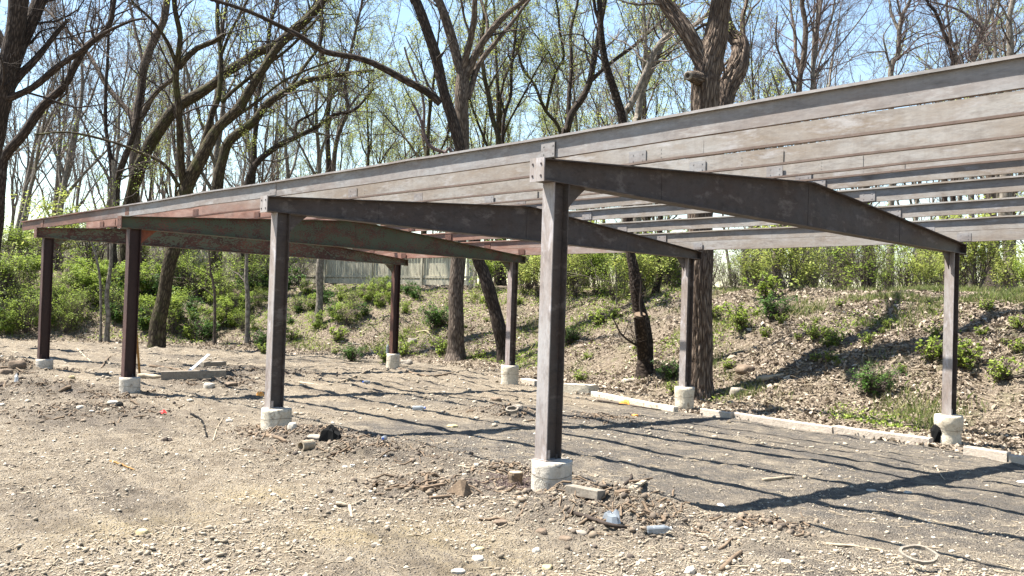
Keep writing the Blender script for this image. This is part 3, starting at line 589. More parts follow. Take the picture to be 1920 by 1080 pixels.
tree('tall_tree', 'slim double stemmed tree rising just above the low left end of the frame', 36, [
    ([(216, 382), (222, 333), (240, 280), (256, 235), (262, 190), (268, 150)], 14, 7), ([(213, 370), (209, 310), (200, 255), (197, 205), (202, 110), (205, 60), (208, 0)], 9, 4), ([(214, 360), (196, 320), (175, 285), (165, 250), (150, 215)], 6, 3)], 'bark_dark', 'twig_dark', base=215, dens=1.3)
tree('tall_tree', 'mossy tree bending low to the right over the middle of the left roof edge', 35, [
    ([(405, 350), (415, 304), (433, 263), (478, 226), (507, 189), (559, 159), (596, 146), (650, 136), (700, 133)], 21, 6), ([(540, 170), (575, 120), (600, 85), (605, 40), (600, 0)], 7, 4)], 'bark_moss', 'twig', base=400, dens=1.3, leaf=3100)
tree('tall_tree', 'tree with one thick crooked limb reaching right, low over the left roof edge', 38, [
    ([(465, 345), (472, 325), (485, 304), (522, 274), (559, 256), (596, 237), (626, 215), (663, 207), (700, 167)], 13, 4), ([(556, 256), (556, 230), (596, 207), (615, 181)], 6, 3)], 'bark_dark', 'twig', base=462, dens=1.3, leaf=1550)
tree('tall_tree', 'slender upright tree crossing the mossy limbs at upper left', 40, [
    ([(474, 345), (478, 259), (481, 185), (493, 141), (507, 56), (520, -5)], 10, 6)], 'bark_dark', 'twig', base=472, dens=1.8, leaf=2170)
tree('tall_tree', 'dark upright tree with a kinked stem standing left of the long overhanging bough', 41, [
    ([(615, 330), (615, 222), (619, 167), (613, 120), (600, 95), (604, 50), (600, 0)], 10, 5), ([(613, 200), (640, 150), (660, 100)], 5, 3)], 'bark_dark', 'twig', base=612, dens=1.8, leaf=3720)
tree('tall_tree', 'forked thin tree just right of the kinked stem, hung with pale new leaves', 40, [
    ([(624, 325), (633, 259), (652, 207), (648, 170), (655, 110), (672, 40), (680, -8)], 9, 4), ([(645, 215), (675, 175), (700, 150), (720, 140)], 5, 2)], 'bark', 'twig', base=622, dens=2., leaf=4340)
tree('large_tree', 'upright furrowed trunk of the two that cross behind the frame, fanning into four limbs', 27, [
    ([(855, 664), (857, 600), (857, 540), (860, 485), (866, 380), (868, 275), (868, 220), (866, 165), (868, 128)], (31, 27, 26, 26, 25, 25, 25, 26, 24), 22, .04),
    ([(868, 140), (858, 118), (847, 81), (832, 30), (821, 0), (813, -25)], 19, 14), ([(868, 135), (874, 105), (881, 74), (888, 30), (890, -12)], 14, 10), ([(872, 145), (884, 120), (899, 89), (925, 56), (955, 22), (992, -8)], 16, 8),
    ([(876, 185), (886, 160), (899, 122), (929, 81), (962, 41), (990, 4)], 13, 6), ([(884, 70), (872, 40), (866, 10), (862, -10)], 5, 4), ([(912, 70), (914, 40), (905, 10), (898, -10)], 7, 5)], 'bark', 'twig_dark', dens=.7, leaf=930, furrow=.012)
def dead(root): pass
tree('large_tree', 'dark trunk leaning left across its upright neighbour, with one very long bough reaching left', 26, [
    ([(947, 672), (937, 620), (921, 560), (905, 505), (897, 485), (880, 380), (862, 278), (847, 222), (833, 174), (818, 111), (799, 44), (777, 0), (768, -20)], (27, 24, 23, 22, 22, 21, 20, 20, 20, 19, 18, 17, 16), 18),
    ([(826, 194), (800, 172), (750, 145), (700, 119), (663, 107), (607, 96), (567, 70), (522, 48), (467, 22), (400, 0), (385, -6)], 15, 6, -.25)], 'bark_dark', 'twig_dark', dens=.6, leaf=930, flare=1.15, furrow=.01)
tree('dead_tree', 'small reddish dead tree with crooked bare stubs left of the crossing trunks', 28.7, [
    ([(850, 290), (836, 287), (815, 280), (799, 267), (788, 230), (778, 205), (772, 196)], 8, 4), ([(794, 240), (795, 215), (792, 185), (777, 141), (765, 110), (758, 88)], 6, 3)], 'twig_red', 'twig_red', base=857, dens=.25, fine=.5)
tree('tall_tree', 'greenish lichen covered stem right of the crossing trunks', 38, [
    ([(936, 272), (921, 215), (910, 156), (907, 130), (905, 60), (912, -5)], 10, 6), ([(914, 170), (935, 130), (955, 100)], 4, 2)], 'bark_moss', 'twig', base=940, dens=2., leaf=4960)
tree('tall_tree', 'thin wavy dark tree beside the lichen covered stem', 39, [
    ([(943, 270), (947, 215), (958, 178), (958, 137), (965, 80), (975, -5)], 7, 4), ([(947, 220), (938, 180), (930, 150)], 4, 2)], 'bark_dark', 'twig', base=944, dens=2., leaf=4340)
tree('tall_tree', 'tree with a strongly leaning stem, above the end plate of the nearest rafter', 34, [
    ([(1060, 252), (1064, 247), (1071, 217), (1093, 181), (1107, 147), (1113, 111), (1120, 75), (1130, 20), (1134, -8)], 15, 8), ([(1108, 152), (1127, 133), (1154, 111), (1199, 78), (1252, 25), (1262, 8)], 8, 4), ([(1066, 228), (1068, 167), (1071, 111), (1071, 56), (1084, -5)], 9, 5)], 'bark_dark', 'twig', base=1056, dens=1.5, leaf=1860)
tree('tall_tree', 'thin forked tree in pale green new leaf, above the middle of the roof edge', 40, [
    ([(1052, 255), (1024, 208), (1002, 158), (982, 133), (972, 100), (965, 60), (960, 10)], 7, 3), ([(1024, 208), (1030, 180), (1043, 133), (1057, 106), (1050, 60), (1045, 10)], 6, 4), ([(1043, 133), (1030, 100), (1000, 60), (985, 30)], 4, 2)], 'bark_moss', 'twig', base=1056, dens=2.2, leaf=5580)
def sawn(root):
    c = at(1199.5, 590, 20.2); m = MB(); m.cyl(c-A([0, 0, .05]), c+A([.02, -.02, .012]), .128, 18, .12); m.build('cut_face', M['brown_wood'], root)
tree('large_tree', 'dark trunk with a sawn off second stem near its foot, right of the nearest column', 20.5, [
    ([(1210, 712), (1208, 660), (1203, 600), (1194, 560), (1188, 500), (1182, 470), (1174, 350), (1168, 232), (1160, 195), (1143, 150), (1132, 111), (1127, 56), (1125, 0), (1124, -15)], (32, 29, 27, 22, 20, 19, 18, 16, 16, 15, 14, 11, 10, 9), 9),
    ([(1207, 670), (1203, 630), (1200, 598), (1199, 592)], 26, 24, -.5), ([(1130, 90), (1127, 60), (1121, 33), (1112, -8)], 9, 6), ([(1130, 115), (1110, 90), (1093, 67), (1072, 64), (1052, 67)], 4, 2)], 'bark_ivy', 'twig_dark', dens=.6, knob=sawn)
tree('tall_tree', 'pale grey tree leaning right with a lumpy stem, left of the big furrowed trunk', 30, [
    ([(1170, 220), (1174, 208), (1190, 178), (1210, 133), (1227, 97), (1252, 69), (1279, 61), (1310, 45), (1335, 22)], 13, 7)], 'bark_grey', 'twig_pale', base=1160, dens=1.2)
tree('tall_tree', 'forked pale tree standing behind the lumpy grey one', 31, [
    ([(1194, 235), (1197, 222), (1204, 178), (1218, 139), (1240, 86), (1254, 36), (1262, -5)], 15, 6), ([(1206, 150), (1207, 122), (1210, 70), (1207, -5)], 7, 5), ([(1210, 70), (1218, 35), (1226, -5)], 6, 4)], 'bark_grey', 'twig', base=1190, dens=1.3, leaf=1550)
def burl(root):
    c = at(1300, 144, 18.1); e = at(1290, 142, 17.85); t = TB(); P, R = catmull([at(1316, 150, 18.45), c, e], [.15, .115, .085], .03); t.add(P[None], R[None]*(1+.06*np.sin(np.arange(len(R))*1.9))[None], 18); t.build('branch_stub', M['bark_deep'], root)
    r_ = TB(); an = np.linspace(0, 2*math.pi, 19); d = unit(e-c); u = unit(np.cross(d, A([0, 0, 1.]))); w = np.cross(d, u); P = e+.062*(np.cos(an)[:, None]*u+np.sin(an)[:, None]*w); r_.add(P[None], np.full((1, 19), .026), 8); r_.build('callus_ring', M['grey_wood'], root)
    m = MB(); m.cyl(e-d*.01, e+d*.004, .05, 14); m.build('hollow', M['dark_wood'], root)
tree('large_tree', 'huge furrowed trunk with a hollow knob, directly behind the second rear column', 18.5, [
    ([(1306, 733), (1309, 680), (1311, 600), (1313, 500), (1315, 380), (1317, 240), (1318, 190), (1322, 150), (1331, 110), (1341, 75), (1347, 35), (1351, 0), (1358, -50), (1370, -120)], (60, 50, 47, 45, 44, 46, 48, 50, 48, 42, 38, 37, 35, 30), 30, 0),
    ([(1320, 120), (1306, 92), (1288, 60), (1268, 28), (1250, 0), (1225, -40), (1200, -90)], 30, 22, .15),
    ([(1316, 420), (1328, 330), (1345, 240), (1357, 192), (1369, 158), (1384, 125), (1388, 100), (1382, 80), (1370, 68), (1360, 40), (1350, 0)], (30, 30, 32, 33, 37, 36, 32, 28, 22, 18, 14), 12, .3),
    ([(1386, 105), (1392, 80), (1391, 43), (1394, 20), (1402, -5)], (18, 12, 10, 8, 7), 7, .2), ([(1345, 50), (1320, 46), (1300, 60), (1284, 66)], 8, 4, .3)],
     'bark_deep', 'twig', dens=.55, leaf=744, flare=1.2, ext=5, knob=burl, furrow=.03)
tree('tall_tree', 'tree with two close dark stems, right of the huge trunk against open sky', 34, [
    ([(1499, 180), (1501, 140), (1507, 101), (1510, 48), (1506, 19), (1505, -8)], 11, 8), ([(1501, 140), (1493, 106), (1490, 67), (1481, -5)], 8, 4), ([(1490, 172), (1481, 144), (1464, 108), (1455, 77), (1458, 31)], 5, 3)], 'bark', 'twig_red', base=1490, dens=1.3)
tree('tall_tree', 'slim pale tree with straight ascending branches in the open patch of sky', 34, [
    ([(1524, 168), (1526, 135), (1532, 84), (1538, 19), (1541, -8)], 7, 4), ([(1527, 148), (1550, 115), (1582, 75), (1615, 34), (1630, 10)], 3.5, 2), ([(1529, 110), (1545, 70), (1560, 30), (1575, 0)], 3, 2), ([(1531, 90), (1522, 50), (1515, 10)], 3, 2)], 'bark_grey', 'twig_red', base=1522, dens=1.6)
tree('tall_tree', 'pale grey tree forking twice above the roof edge, with a long looping side branch', 36, [
    ([(1670, 137), (1684, 105), (1687, 60), (1691, 28), (1708, -5)], 10, 6), ([(1687, 62), (1672, 28), (1666, -6)], 6, 4), ([(1671, 135), (1661, 94), (1656, 66), (1672, 43)], 4, 2), ([(1684, 112), (1700, 95), (1725, 70), (1765, 58)], 3.5, 2), ([(1661, 97), (1630, 98), (1600, 108), (1582, 125)], 3, 1.5), ([(1690, 30), (1684, 10), (1680, -8)], 4, 3)], 'bark_grey', 'twig_red', base=1668, dens=1.6)
tree('tall_tree', 'dark almost black stem leaning left among the pale trees at upper right', 35, [
    ([(1786, 118), (1785, 110), (1779, 84), (1768, 58), (1762, 38), (1753, 21), (1740, 8), (1735, -6)], 8, 5), ([(1768, 58), (1785, 40), (1800, 30)], 3, 2)], 'bark_dark', 'twig_red', base=1790, dens=1.5)
tree('tall_tree', 'thin pale stem close beside the dark leaning one at upper right', 37, [
    ([(1794, 115), (1783, 75), (1777, 38), (1776, -5)], 6, 4)], 'bark_grey', 'twig_red', base=1798, dens=1.7)
tree('tall_tree', 'two tone tree forking into a V near the right corner', 36, [
    ([(1824, 110), (1837, 80), (1845, 54), (1858, 20), (1868, -5)], 9, 6), ([(1843, 56), (1836, 30), (1831, -5)], 7, 5), ([(1836, 44), (1807, 24), (1781, 13), (1747, 4), (1735, 0)], 5, 3), ([(1858, 102), (1850, 85), (1843, 68)], 5, 4)], 'bark_grey', 'twig_red', base=1822, dens=1.5)
tree('large_tree', 'stout straight grey trunk at the right edge, seen below and above the roof', 29, [
    ([(1897, 530), (1893, 470), (1884, 400), (1886, 320), (1890, 200), (1894, 92), (1892, 56), (1894, 28), (1901, -5)], (26, 22, 22, 20, 15, 12, 11, 10, 10), 10), ([(1892, 40), (1880, 15), (1868, -5)], 4, 3)], 'bark_grey', 'twig', dens=1., base=1898)
tree('tall_tree', 'stout trunk left of the stout grey one, seen between the rear purlins', 31, [
    ([(1862, 480), (1860, 380), (1856, 320), (1850, 220), (1848, 150)], 18, 12)], 'bark', 'twig', base=1864, dens=.8)
tree('tall_tree', 'reddish brown twin stems close together on the crest right of the huge trunk', 27, [
    ([(1454, 545), (1453, 500), (1455, 470), (1460, 400), (1455, 300), (1450, 200)], 11, 8), ([(1456, 530), (1463, 500), (1466, 460), (1474, 380), (1480, 280)], 10, 7)], 'bark', 'twig', dens=.7)
tree('tall_tree', 'dark crooked stem right of the reddish twin stems', 30, [
    ([(1490, 545), (1492, 500), (1487, 460), (1494, 380), (1500, 250)], 11, 8)], 'bark_dark', 'twig', dens=.8)
tree('tall_tree', 'crooked ivy dark stump of a stem behind the second rear column', 27, [
    ([(1228, 540), (1236, 515), (1232, 490), (1240, 470), (1238, 420), (1250, 300)], 12, 8)], 'bark_ivy', 'twig', dens=.7)
tree('tall_tree', 'dark hollow looking trunk in the thicket left of the nearest rear column', 30, [
    ([(1632, 545), (1634, 500), (1628, 460), (1620, 400), (1630, 260)], 16, 9)], 'bark_ivy', 'twig', dens=.6)
tree('tall_tree', 'dark trunk just left of the nearest rear column, half hidden by it', 28, [
    ([(1772, 560), (1774, 520), (1773, 480), (1770, 380), (1775, 250)], 14, 9)], 'bark_dark', 'twig', dens=.6)
# saplings on the left bank
tree('sapling', 'grey sapling rising between the two rusty front columns, thicker of two', 31, [([(200, 632), (203, 590), (200, 560), (205, 510), (210, 450), (214, 380), (212, 300)], 9, 5)], 'bark_grey', 'twig', dens=.7, leaf=600, leafmat='leaf')
tree('sapling', 'thin crooked sapling leaning left, beside the thicker grey one', 31, [([(190, 600), (190, 570), (187, 520), (178, 475), (171, 450), (165, 400)], 5, 3)], 'bark_grey', 'twig', dens=.7)
tree('sapling', 'pale sapling on the dark slope left of the bluish grey column', 31, [([(466, 590), (465, 560), (461, 520), (462, 480), (462, 420)], 9, 6)], 'bark_grey', 'twig', dens=.5, leaf=500, leafmat='leaf')
tree('sapling', 'grey trunk standing in front of the board fence, right of the bluish grey column', 32, [([(598, 562), (600, 530), (602, 485), (606, 420), (604, 330)], 14, 10)], 'bark_grey', 'twig', dens=.5)
tree('sapling', 'slender stem with few leaves in the bushes right of the leaning brown trunk', 31, [([(405, 580), (402, 545), (394, 510), (392, 460)], 6, 3)], 'bark', 'twig', dens=.8, leaf=500, leafmat='leaf')
tree('sapling', 'thin dead stem hanging over the bank left of the sawn trunk', float((on(1156, 572)-CAM)@CF), [([(1156, 575), (1156, 530), (1153, 475)], 3, 2)], 'bark_grey', 'twig_pale', dens=.1, fine=.3)
# ------------------------------------------------------------------ the woods behind: a few grown trees, copied with their parts
def bg_tree(seed, h, leaf=0, tw='twig_pale', bk='bark_grey'):
    global rng
    keep = rng; rng = np.random.default_rng(seed); fork = rng.uniform(.18, .4); z = np.linspace(0, h, 12); lean = rng.normal(size=2)*.06
    P = np.stack([lean[0]*z+.25*vn(z*.35, seed*3.), lean[1]*z+.25*vn(z*.35, seed*5.+2), z], -1); R = np.interp(z, [0, .3, h], [.26, .18, .02])*h/15
    tb = TB(); P2, R2 = catmull(P, R, .8); tb.add(P2[None], R2[None], 8)
    L0, Q0 = grow(P2[None], R2[None], 9, (1, 1), 8, ang=(18, 42), t0=fork, wob=.13, up=.10, rr=.62, rmin=.03, rmax=.12, Lfix=(h*.28, h*.5)); tb.add(L0, Q0, 6)
    L1, Q1 = grow(np.vstack([L0]), Q0, 7, (.3, .6), 6, ang=(25, 55), wob=.2, up=.09, rr=.55, rmin=.014, rmax=.05)
    L2, Q2 = grow(L1, Q1, 6, (.35, .7), 5, wob=.22, up=.06, rr=.55, rmin=.008, rmax=.02); L3, Q3 = grow(L2, Q2, 4, (.4, .8), 4, wob=.28, up=.04, rr=.6, rmin=.007, rmax=.01)
    root = thing('bare_tree', 'bare tree in the woods behind the bank', 'tree', (0, 0, 0)); tb.build('trunk', M[bk], root)
    cb = TB(); cb.add(L1, Q1, 4); cb.add(L2, Q2, 3); cb.add(L3, Q3, 3); cb.build('crown', M[tw], root)
    if leaf:
        tips = np.vstack([L3[:, -1], L3[:, 2]]); V, F, a = leaves(tips, leaf, .055, .12); mesh('foliage', V, F, M['bud'], root, attr=a)
    rng = keep; return root
def kids(o): return [c for c in COL.objects if c.parent == o]
def clone(o, ks, loc, rz, s):
    c = o.copy(); COL.objects.link(c); c.location = loc; c.rotation_euler = (0, 0, rz); c.scale = (s, s, s)
    for k in ks: q = k.copy(); COL.objects.link(q); q.parent = c
    return c
protos = [bg_tree(11, 15), bg_tree(12, 17, tw='twig'), bg_tree(13, 14, tw='twig'), bg_tree(14, 16), bg_tree(15, 13, 4500, 'twig', 'bark'), bg_tree(16, 15, 5500, 'twig', 'bark_moss')]
pk = [kids(p) for p in protos]; used = [False]*6; R2D = np.random.default_rng(5)
def put_proto(i, loc, rz, s, label, group):
    p = protos[i]
    if not used[i]: used[i] = True; p.location = loc; p.rotation_euler = (0, 0, rz); p.scale = (s, s, s); o = p
    else: o = clone(p, pk[i], loc, rz, s)
    return tag(o, label, 'tree', group)
for n in range(120):
    px = (n*61.803 % 100)/100*2250-165+R2D.uniform(-20, 20); d = 42+ (n % 12)*5.2+R2D.uniform(-2.5, 2.5)
    if 1540 < px < 1760 and n % 2: continue
    P = at(px, 560, d); g_ = gz(P[0], P[1])
    green = (560 < px < 1300 and R2D.random() < .75) or R2D.random() < .12
    i = int(R2D.integers(4, 6)) if green else int(R2D.integers(0, 4))
    s = R2D.uniform(.75, 1.15)*(.8+.2*d/70)
    put_proto(i, (P[0], P[1], g_-.1), R2D.uniform(0, 6.28), s, 'tree hung with pale new leaves, far back in the woods' if i > 3 else 'bare grey tree far back in the woods', 'distant leafing trees' if i > 3 else 'distant bare trees')
# ------------------------------------------------------------------ shrubs
def shrub(seed, h, w, n, mat='leaf', size=.045, stems=14, name='shrub', tw='twig'):
    global rng
    keep = rng; rng = np.random.default_rng(seed); an = rng.uniform(0, 6.28, stems); r = rng.uniform(.1, .5, stems)*w
    P = np.zeros((stems, 6, 3)); t = np.linspace(0, 1, 6); hh = h*rng.uniform(.6, 1, stems)
    P[..., 0] = (r*np.cos(an))[:, None]*t**1.2; P[..., 1] = (r*np.sin(an))[:, None]*t**1.2; P[..., 2] = hh[:, None]*t-.05
    P[:, 1:] += rng.normal(size=(stems, 5, 3))*.04*h; R = np.full((stems, 6), .012)*np.linspace(1, .4, 6)*max(.5, h/2)
    O2, R2 = grow(P, R, 7, (.25, .5), 5, t0=.15, wob=.28, up=.05, rmin=.004, rmax=.007); O3, R3 = grow(O2, R2, 3, (.4, .7), 3, rmin=.003, rmax=.004)
    root = thing(name, 'x', 'shrub', (0, 0, 0)); tb = TB(); tb.add(P, R, 4); tb.add(O2, R2, 3); tb.add(O3, R3, 3); tb.build('stems', M[tw], root)
    C = np.vstack([O3[:, 1], O3[:, 2], O2[:, 2:].reshape(-1, 3)]); sel = vn(C[:, 0]*2.2/h*2, C[:, 1]*2.2/h*2, C[:, 2]*2.2/h*2+seed) > -.2; V, F, a = leaves(C[sel], n, size, .035*h, up=.72, asp=.5); mesh('foliage', V, F, M[mat], root, attr=np.clip(a*.6+.25+.25*vn(V[::4, 0]*3, V[::4, 1]*3, V[::4, 2]*3), 0, 1))
    rng = keep; return root
sh = [shrub(21, 1.5, 1.7, 2500), shrub(22, 1.9, 1.8, 2500, 'leaf', .05), shrub(23, 2.4, 2.2, 2500, 'bud', .05), shrub(24, 1.0, 1.3, 1500, 'leaf_dark', .05), shrub(25, 2.2, 2.0, 1100, 'leaf', .045, 22), shrub(26, 1.8, 1.9, 250, 'leaf', .04, 26, 'bare_shrub', 'twig_pale')]
sk = [kids(s) for s in sh]; su = [False]*6
def put_shrub(i, p, s, label, group=None, sz=None):
    rz = R2D.uniform(0, 6.28)
    if not su[i]: su[i] = True; o = sh[i]; o.location = p; o.rotation_euler = (0, 0, rz); o.scale = (s, s, s)
    else: o = clone(sh[i], sk[i], p, rz, s)
    if sz: o.scale = (s, s, s*sz)
    return tag(o, label, 'shrub', group)
def scatter(n, x0, x1, d0, d1, kinds, smin, smax, label, group, sz=None, skip=None):
    for q in range(n):
        px = x0+(x1-x0)*((q*.618034) % 1)+R2D.uniform(-14, 14); d = R2D.uniform(d0, d1); P = at(px, 560, d)
        if toe_d(P[0], P[1]) < (4.9 if x0 > 500 else .5): continue
        if skip and skip(px, d): continue
        put_shrub(int(R2D.choice(kinds)), (P[0], P[1], gz(P[0], P[1])-.05), R2D.uniform(smin, smax), label, group, sz)
# left bank: dense young growth, from the toe up to the fence
for q in range(74):
    px = -60+600*((q*.618034) % 1); t = R2D.random(); yb = (628-90*t) if px < 330 else (622-82*t if px < 450 else 560-30*t)
    p = on(px, yb); dd = float(toe_d(p[0], p[1]))
    if dd < .15: continue
    i = int(R2D.choice([0, 3, 0, 4, 1] if px < 330 else [0, 3, 3, 4])); s = R2D.uniform(.5, .85) if t < .5 else R2D.uniform(.65, 1.05)
    put_shrub(i, (p[0], p[1], p[2]-.05), s, 'leafy green shrub in the dense growth on the left bank', 'shrubs on the left bank')
scatter(26, -60, 560, 37, 46, [5, 5, 4, 1, 2], .9, 1.5, 'tall thin shrub near the board fence on the left', 'tall shrubs by the fence')
# behind the crest, middle and right
scatter(44, 905, 1960, 22.5, 33, [1, 2, 2, 4, 4, 5, 5], .45, 1.1, 'yellow green shrub in the thicket along the top of the bank', 'shrubs along the crest')
scatter(36, 905, 1980, 32, 48, [4, 5, 2, 5], .9, 1.5, 'loose twiggy shrub deep in the thicket behind the bank', 'shrubs deep in the thicket')
for q in range(26):
    px = 895+360*((q*.618034) % 1); d = R2D.uniform(26, 36); P = at(px, 560, d)
    if toe_d(P[0], P[1]) > 4.: put_shrub(int(R2D.choice([2, 2, 1, 4])), (P[0], P[1], gz(P[0], P[1])-.05), R2D.uniform(.6, 1.05), 'yellow green shrub in the thicket along the top of the bank', 'shrubs along the crest')
# weeds on the bank, those large enough to point at get their own words
wd = [shrub(31, .34, .5, 420, 'leaf', .028, 10, 'weed_clump'), shrub(32, .28, .42, 300, 'leaf', .026, 9, 'weed_clump'), shrub(33, .5, .8, 1500, 'leaf_dark', .026, 26, 'weed_clump')]
wk = [kids(s) for s in wd]; wu = [False]*3
def weed(px, py, i, s, label, group=None):
    p = on(px, py); rz = R2D.uniform(0, 6.28)
    if not wu[i]: wu[i] = True; o = wd[i]; o.location = p; o.scale = (s, s, s)
    else: o = clone(wd[i], wk[i], p, rz, s)
    o['label'] = label; o['category'] = 'weed'
    if group: o['group'] = group
    elif 'group' in o: del o['group']
weed(1637, 742, 2, 1.15, 'dense round dark green clump on the bank, left of the nearest rear column')
weed(822, 615, 2, 1.7, 'big bushy green clump left of the upright furrowed trunk')
weed(1120, 612, 0, 1.5, 'small round green clump high on the slope right of the nearest column')
weed(1388, 618, 0, 1.9, 'green clump on the slope right of the huge trunk')
weed(1068, 645, 2, 1.0, 'dark clump just behind the nearest column'); weed(1450, 598, 2, 1.25, 'leafy clump below the reddish twin stems'); weed(1440, 560, 0, 2.0, 'bright clump on the crest beneath the twin stems')
weed(1810, 690, 0, 1.6, 'broad leaved clump right of the nearest rear column'); weed(1745, 680, 0, 1.5, 'broad leaved clump left of the nearest rear column'); weed(1875, 715, 0, 1.3, 'clump at the right edge of the bank')
weed(1255, 710, 2, .9, 'green clump at the foot of the huge trunk'); weed(757, 668, 0, 1.5, 'clump beside the far rear footing, right'); weed(722, 680, 0, 1.3, 'clump beside the far rear footing, left'); weed(828, 665, 0, 1.6, 'clump left of the foot of the upright trunk')
weed(660, 678, 2, 1.0, 'tall clump on the lower slope left of the far rear column'); weed(632, 640, 0, 1.6, 'clump on the slope above the pale dirt'); weed(548, 640, 1, 1.8, 'bright clump right of the bluish grey column'); weed(915, 578, 0, 1.4, 'clump right of the leaning dark trunk'); weed(1087, 715, 1, 1.2, 'low clump behind the kerb block'); weed(1265, 738, 1, 1.1, 'low clump behind the second rear footing')
weed(493, 650, 2, 1.1, 'dark clump left of the bluish grey column'); weed(390, 635, 2, 1.5, 'spiky dark clump at the foot of the bank, left of the pale dirt'); weed(355, 635, 0, 1.6, 'clump right of the leaning brown trunk')
for q in range(85):
    px = R2D.uniform(470, 1915); t = R2D.random()**1.2; yb = (555+t*120) if px < 1250 else (572+t*150 if px > 1500 else 560+t*140)
    if 560 < px < 800 or px > 1500 or R2D.random() < .55: weed(px, yb, int(R2D.integers(0, 2)), R2D.uniform(.4, 1.1), 'small green weed clump among the dry leaves on the bank', 'small weeds on the bank')
for q in range(34):
    px = 455+330*((q*.618034) % 1); p = on(px, R2D.uniform(548, 560+75*(1-abs(px-520)/400)))
    if float(toe_d(p[0], p[1])) > .3: put_shrub(int(R2D.choice([3, 3, 0, 4])), (p[0], p[1], p[2]-.04), R2D.uniform(.28, .55), 'small low bush on the leafy slope below the board fence', 'low bushes below the fence')
# ------------------------------------------------------------------ stuff: leaf litter, grass, gravel
def sample_bank(N, dmin, dmax, pxr=(-40, 1960), far=46):
    out = []; tot = 0
    while tot < N:
        th = ray(0, 560); px = rng.uniform(*pxr, 200000); d = np.exp(rng.uniform(math.log(10), math.log(far), 200000))
        P = CAM[None]+(CF[None]+CR[None]*((px-960)/FPX)[:, None])*d[:, None]; t = toe_d(P[:, 0], P[:, 1]); k = (t > dmin) & (t < dmax); P = P[k]; out.append(P); tot += len(P)
    P = np.vstack(out)[:N]; P[:, 2] = ground(P[:, 0], P[:, 1]); return P
def flat_bits(P, size, asp, tilt=.5, lift=.012):
    N = len(P); nrm = unit(np.stack([rng.normal(size=N)*tilt, rng.normal(size=N)*tilt, np.ones(N)], -1)); t = unit(np.cross(nrm, rng.normal(size=(N, 3)))); s = np.cross(nrm, t); sz = (size*rng.uniform(.5, 1.4, N))[:, None]; c = P+A([0, 0, lift])+rng.uniform(0, .03, N)[:, None]*A([0, 0, 1])
    V = np.stack([c-t*sz, c+s*sz*asp+nrm*sz*.2, c+t*sz, c-s*sz*asp+nrm*sz*.15], 1).reshape(-1, 3); return V, np.arange(4*N).reshape(N, 4)
P = np.vstack([sample_bank(105000, -.2, 7.5, far=38), sample_bank(14000, -1.2, .4, far=30)]); dn = fbm(P[:, 0]*.8, P[:, 1]*.8, 4); P = P[rng.random(len(P)) < np.clip(.66+.8*dn, .1, 1)]; V, F = flat_bits(P, .033*np.exp(rng.normal(size=len(P))*.35), .55, .85); tag(mesh('leaf_litter', V, F, M['litter'], attr=np.clip(rng.beta(1.7, 1.9, len(P)), 0, 1)), 'dry brown fallen leaves covering the bank', 'leaf litter', kind='stuff')
# thin dead sticks over the bank
P = sample_bank(5200, -.6, 7, far=36); an = rng.uniform(0, 3.14, len(P)); L = rng.uniform(.12, .55, len(P)); d3 = np.stack([np.cos(an), np.sin(an), rng.uniform(-.15, .3, len(P))], -1); Q = P[:, None]+d3[:, None]*L[:, None, None]*np.linspace(-.5, .5, 4)[None, :, None]+rng.normal(size=(len(P), 4, 3))*.02; Q[..., 2] = np.maximum(Q[..., 2], ground(Q[..., 0], Q[..., 1]))+.015
Q = Q[:]; tb = TB(); tb.add(Q, np.full((len(P), 4), .005)*rng.uniform(.5, 1.5, (len(P), 1)), 3); tag(tb.build('dead_twigs', M['pale_wood']), 'thin pale dead twigs strewn over the bank', 'twigs', kind='stuff')
def grass(P, h, name, label):
    N = len(P); lean = rng.normal(size=(N, 2))*.35; hh = h*rng.uniform(.4, 1.3, N); w = .006*rng.uniform(.7, 1.5, N); a = rng.uniform(0, 3.14, N); s = np.stack([np.cos(a)*w, np.sin(a)*w, 0*a], -1)
    tip = P+np.stack([lean[:, 0]*hh, lean[:, 1]*hh, hh], -1); mid = P+np.stack([lean[:, 0]*hh*.3, lean[:, 1]*hh*.3, hh*.55], -1)
    V = np.stack([P-s, P+s, mid+s*.7, tip, mid-s*.7], 1).reshape(-1, 3); F = np.arange(5*N).reshape(N, 5)
    return tag(mesh(name, V, F, M['grass'], attr=rng.uniform(0, 1, N)), label, 'grass', kind='stuff')
P = sample_bank(90000, 3.6, 9.5, (880, 1960), 34); k = (vn(P[:, 0]*.9, P[:, 1]*.9) > .45-.75*(toe_d(P[:, 0], P[:, 1]) > 4.6)) & ((rng.random(len(P)) < .25) | (P@A([1, 0, 0]) > -4.5)); Pc = P[k]
P = sample_bank(60000, .3, 4.6, (480, 1960), 36); k = (fbm(P[:, 0]*.8+9, P[:, 1]*.8, 3)+rng.normal(size=len(P))*.25 > .62); grass(np.vstack([Pc, P[k]]), .16, 'grass', 'short green grass on the crest and in patches on the bank')
P = sample_bank(60000, .2, 5.5, (-40, 1960), 38); q = fbm(P[:, 0]*.55+4, P[:, 1]*.55, 3)+.8*np.clip((-7-P[:, 0])/6, -.3, 1); P = P[q+rng.normal(size=len(P))*.2 > .48]; P[:, 2] += rng.uniform(0, .07, len(P))
V, F = flat_bits(P, .028, .5, 1.1); tag(mesh('ground_cover', V, F, M['leaf'], attr=rng.uniform(.1, 1, len(P))), 'patches of low green seedlings among the dead leaves', 'ground cover', kind='stuff')
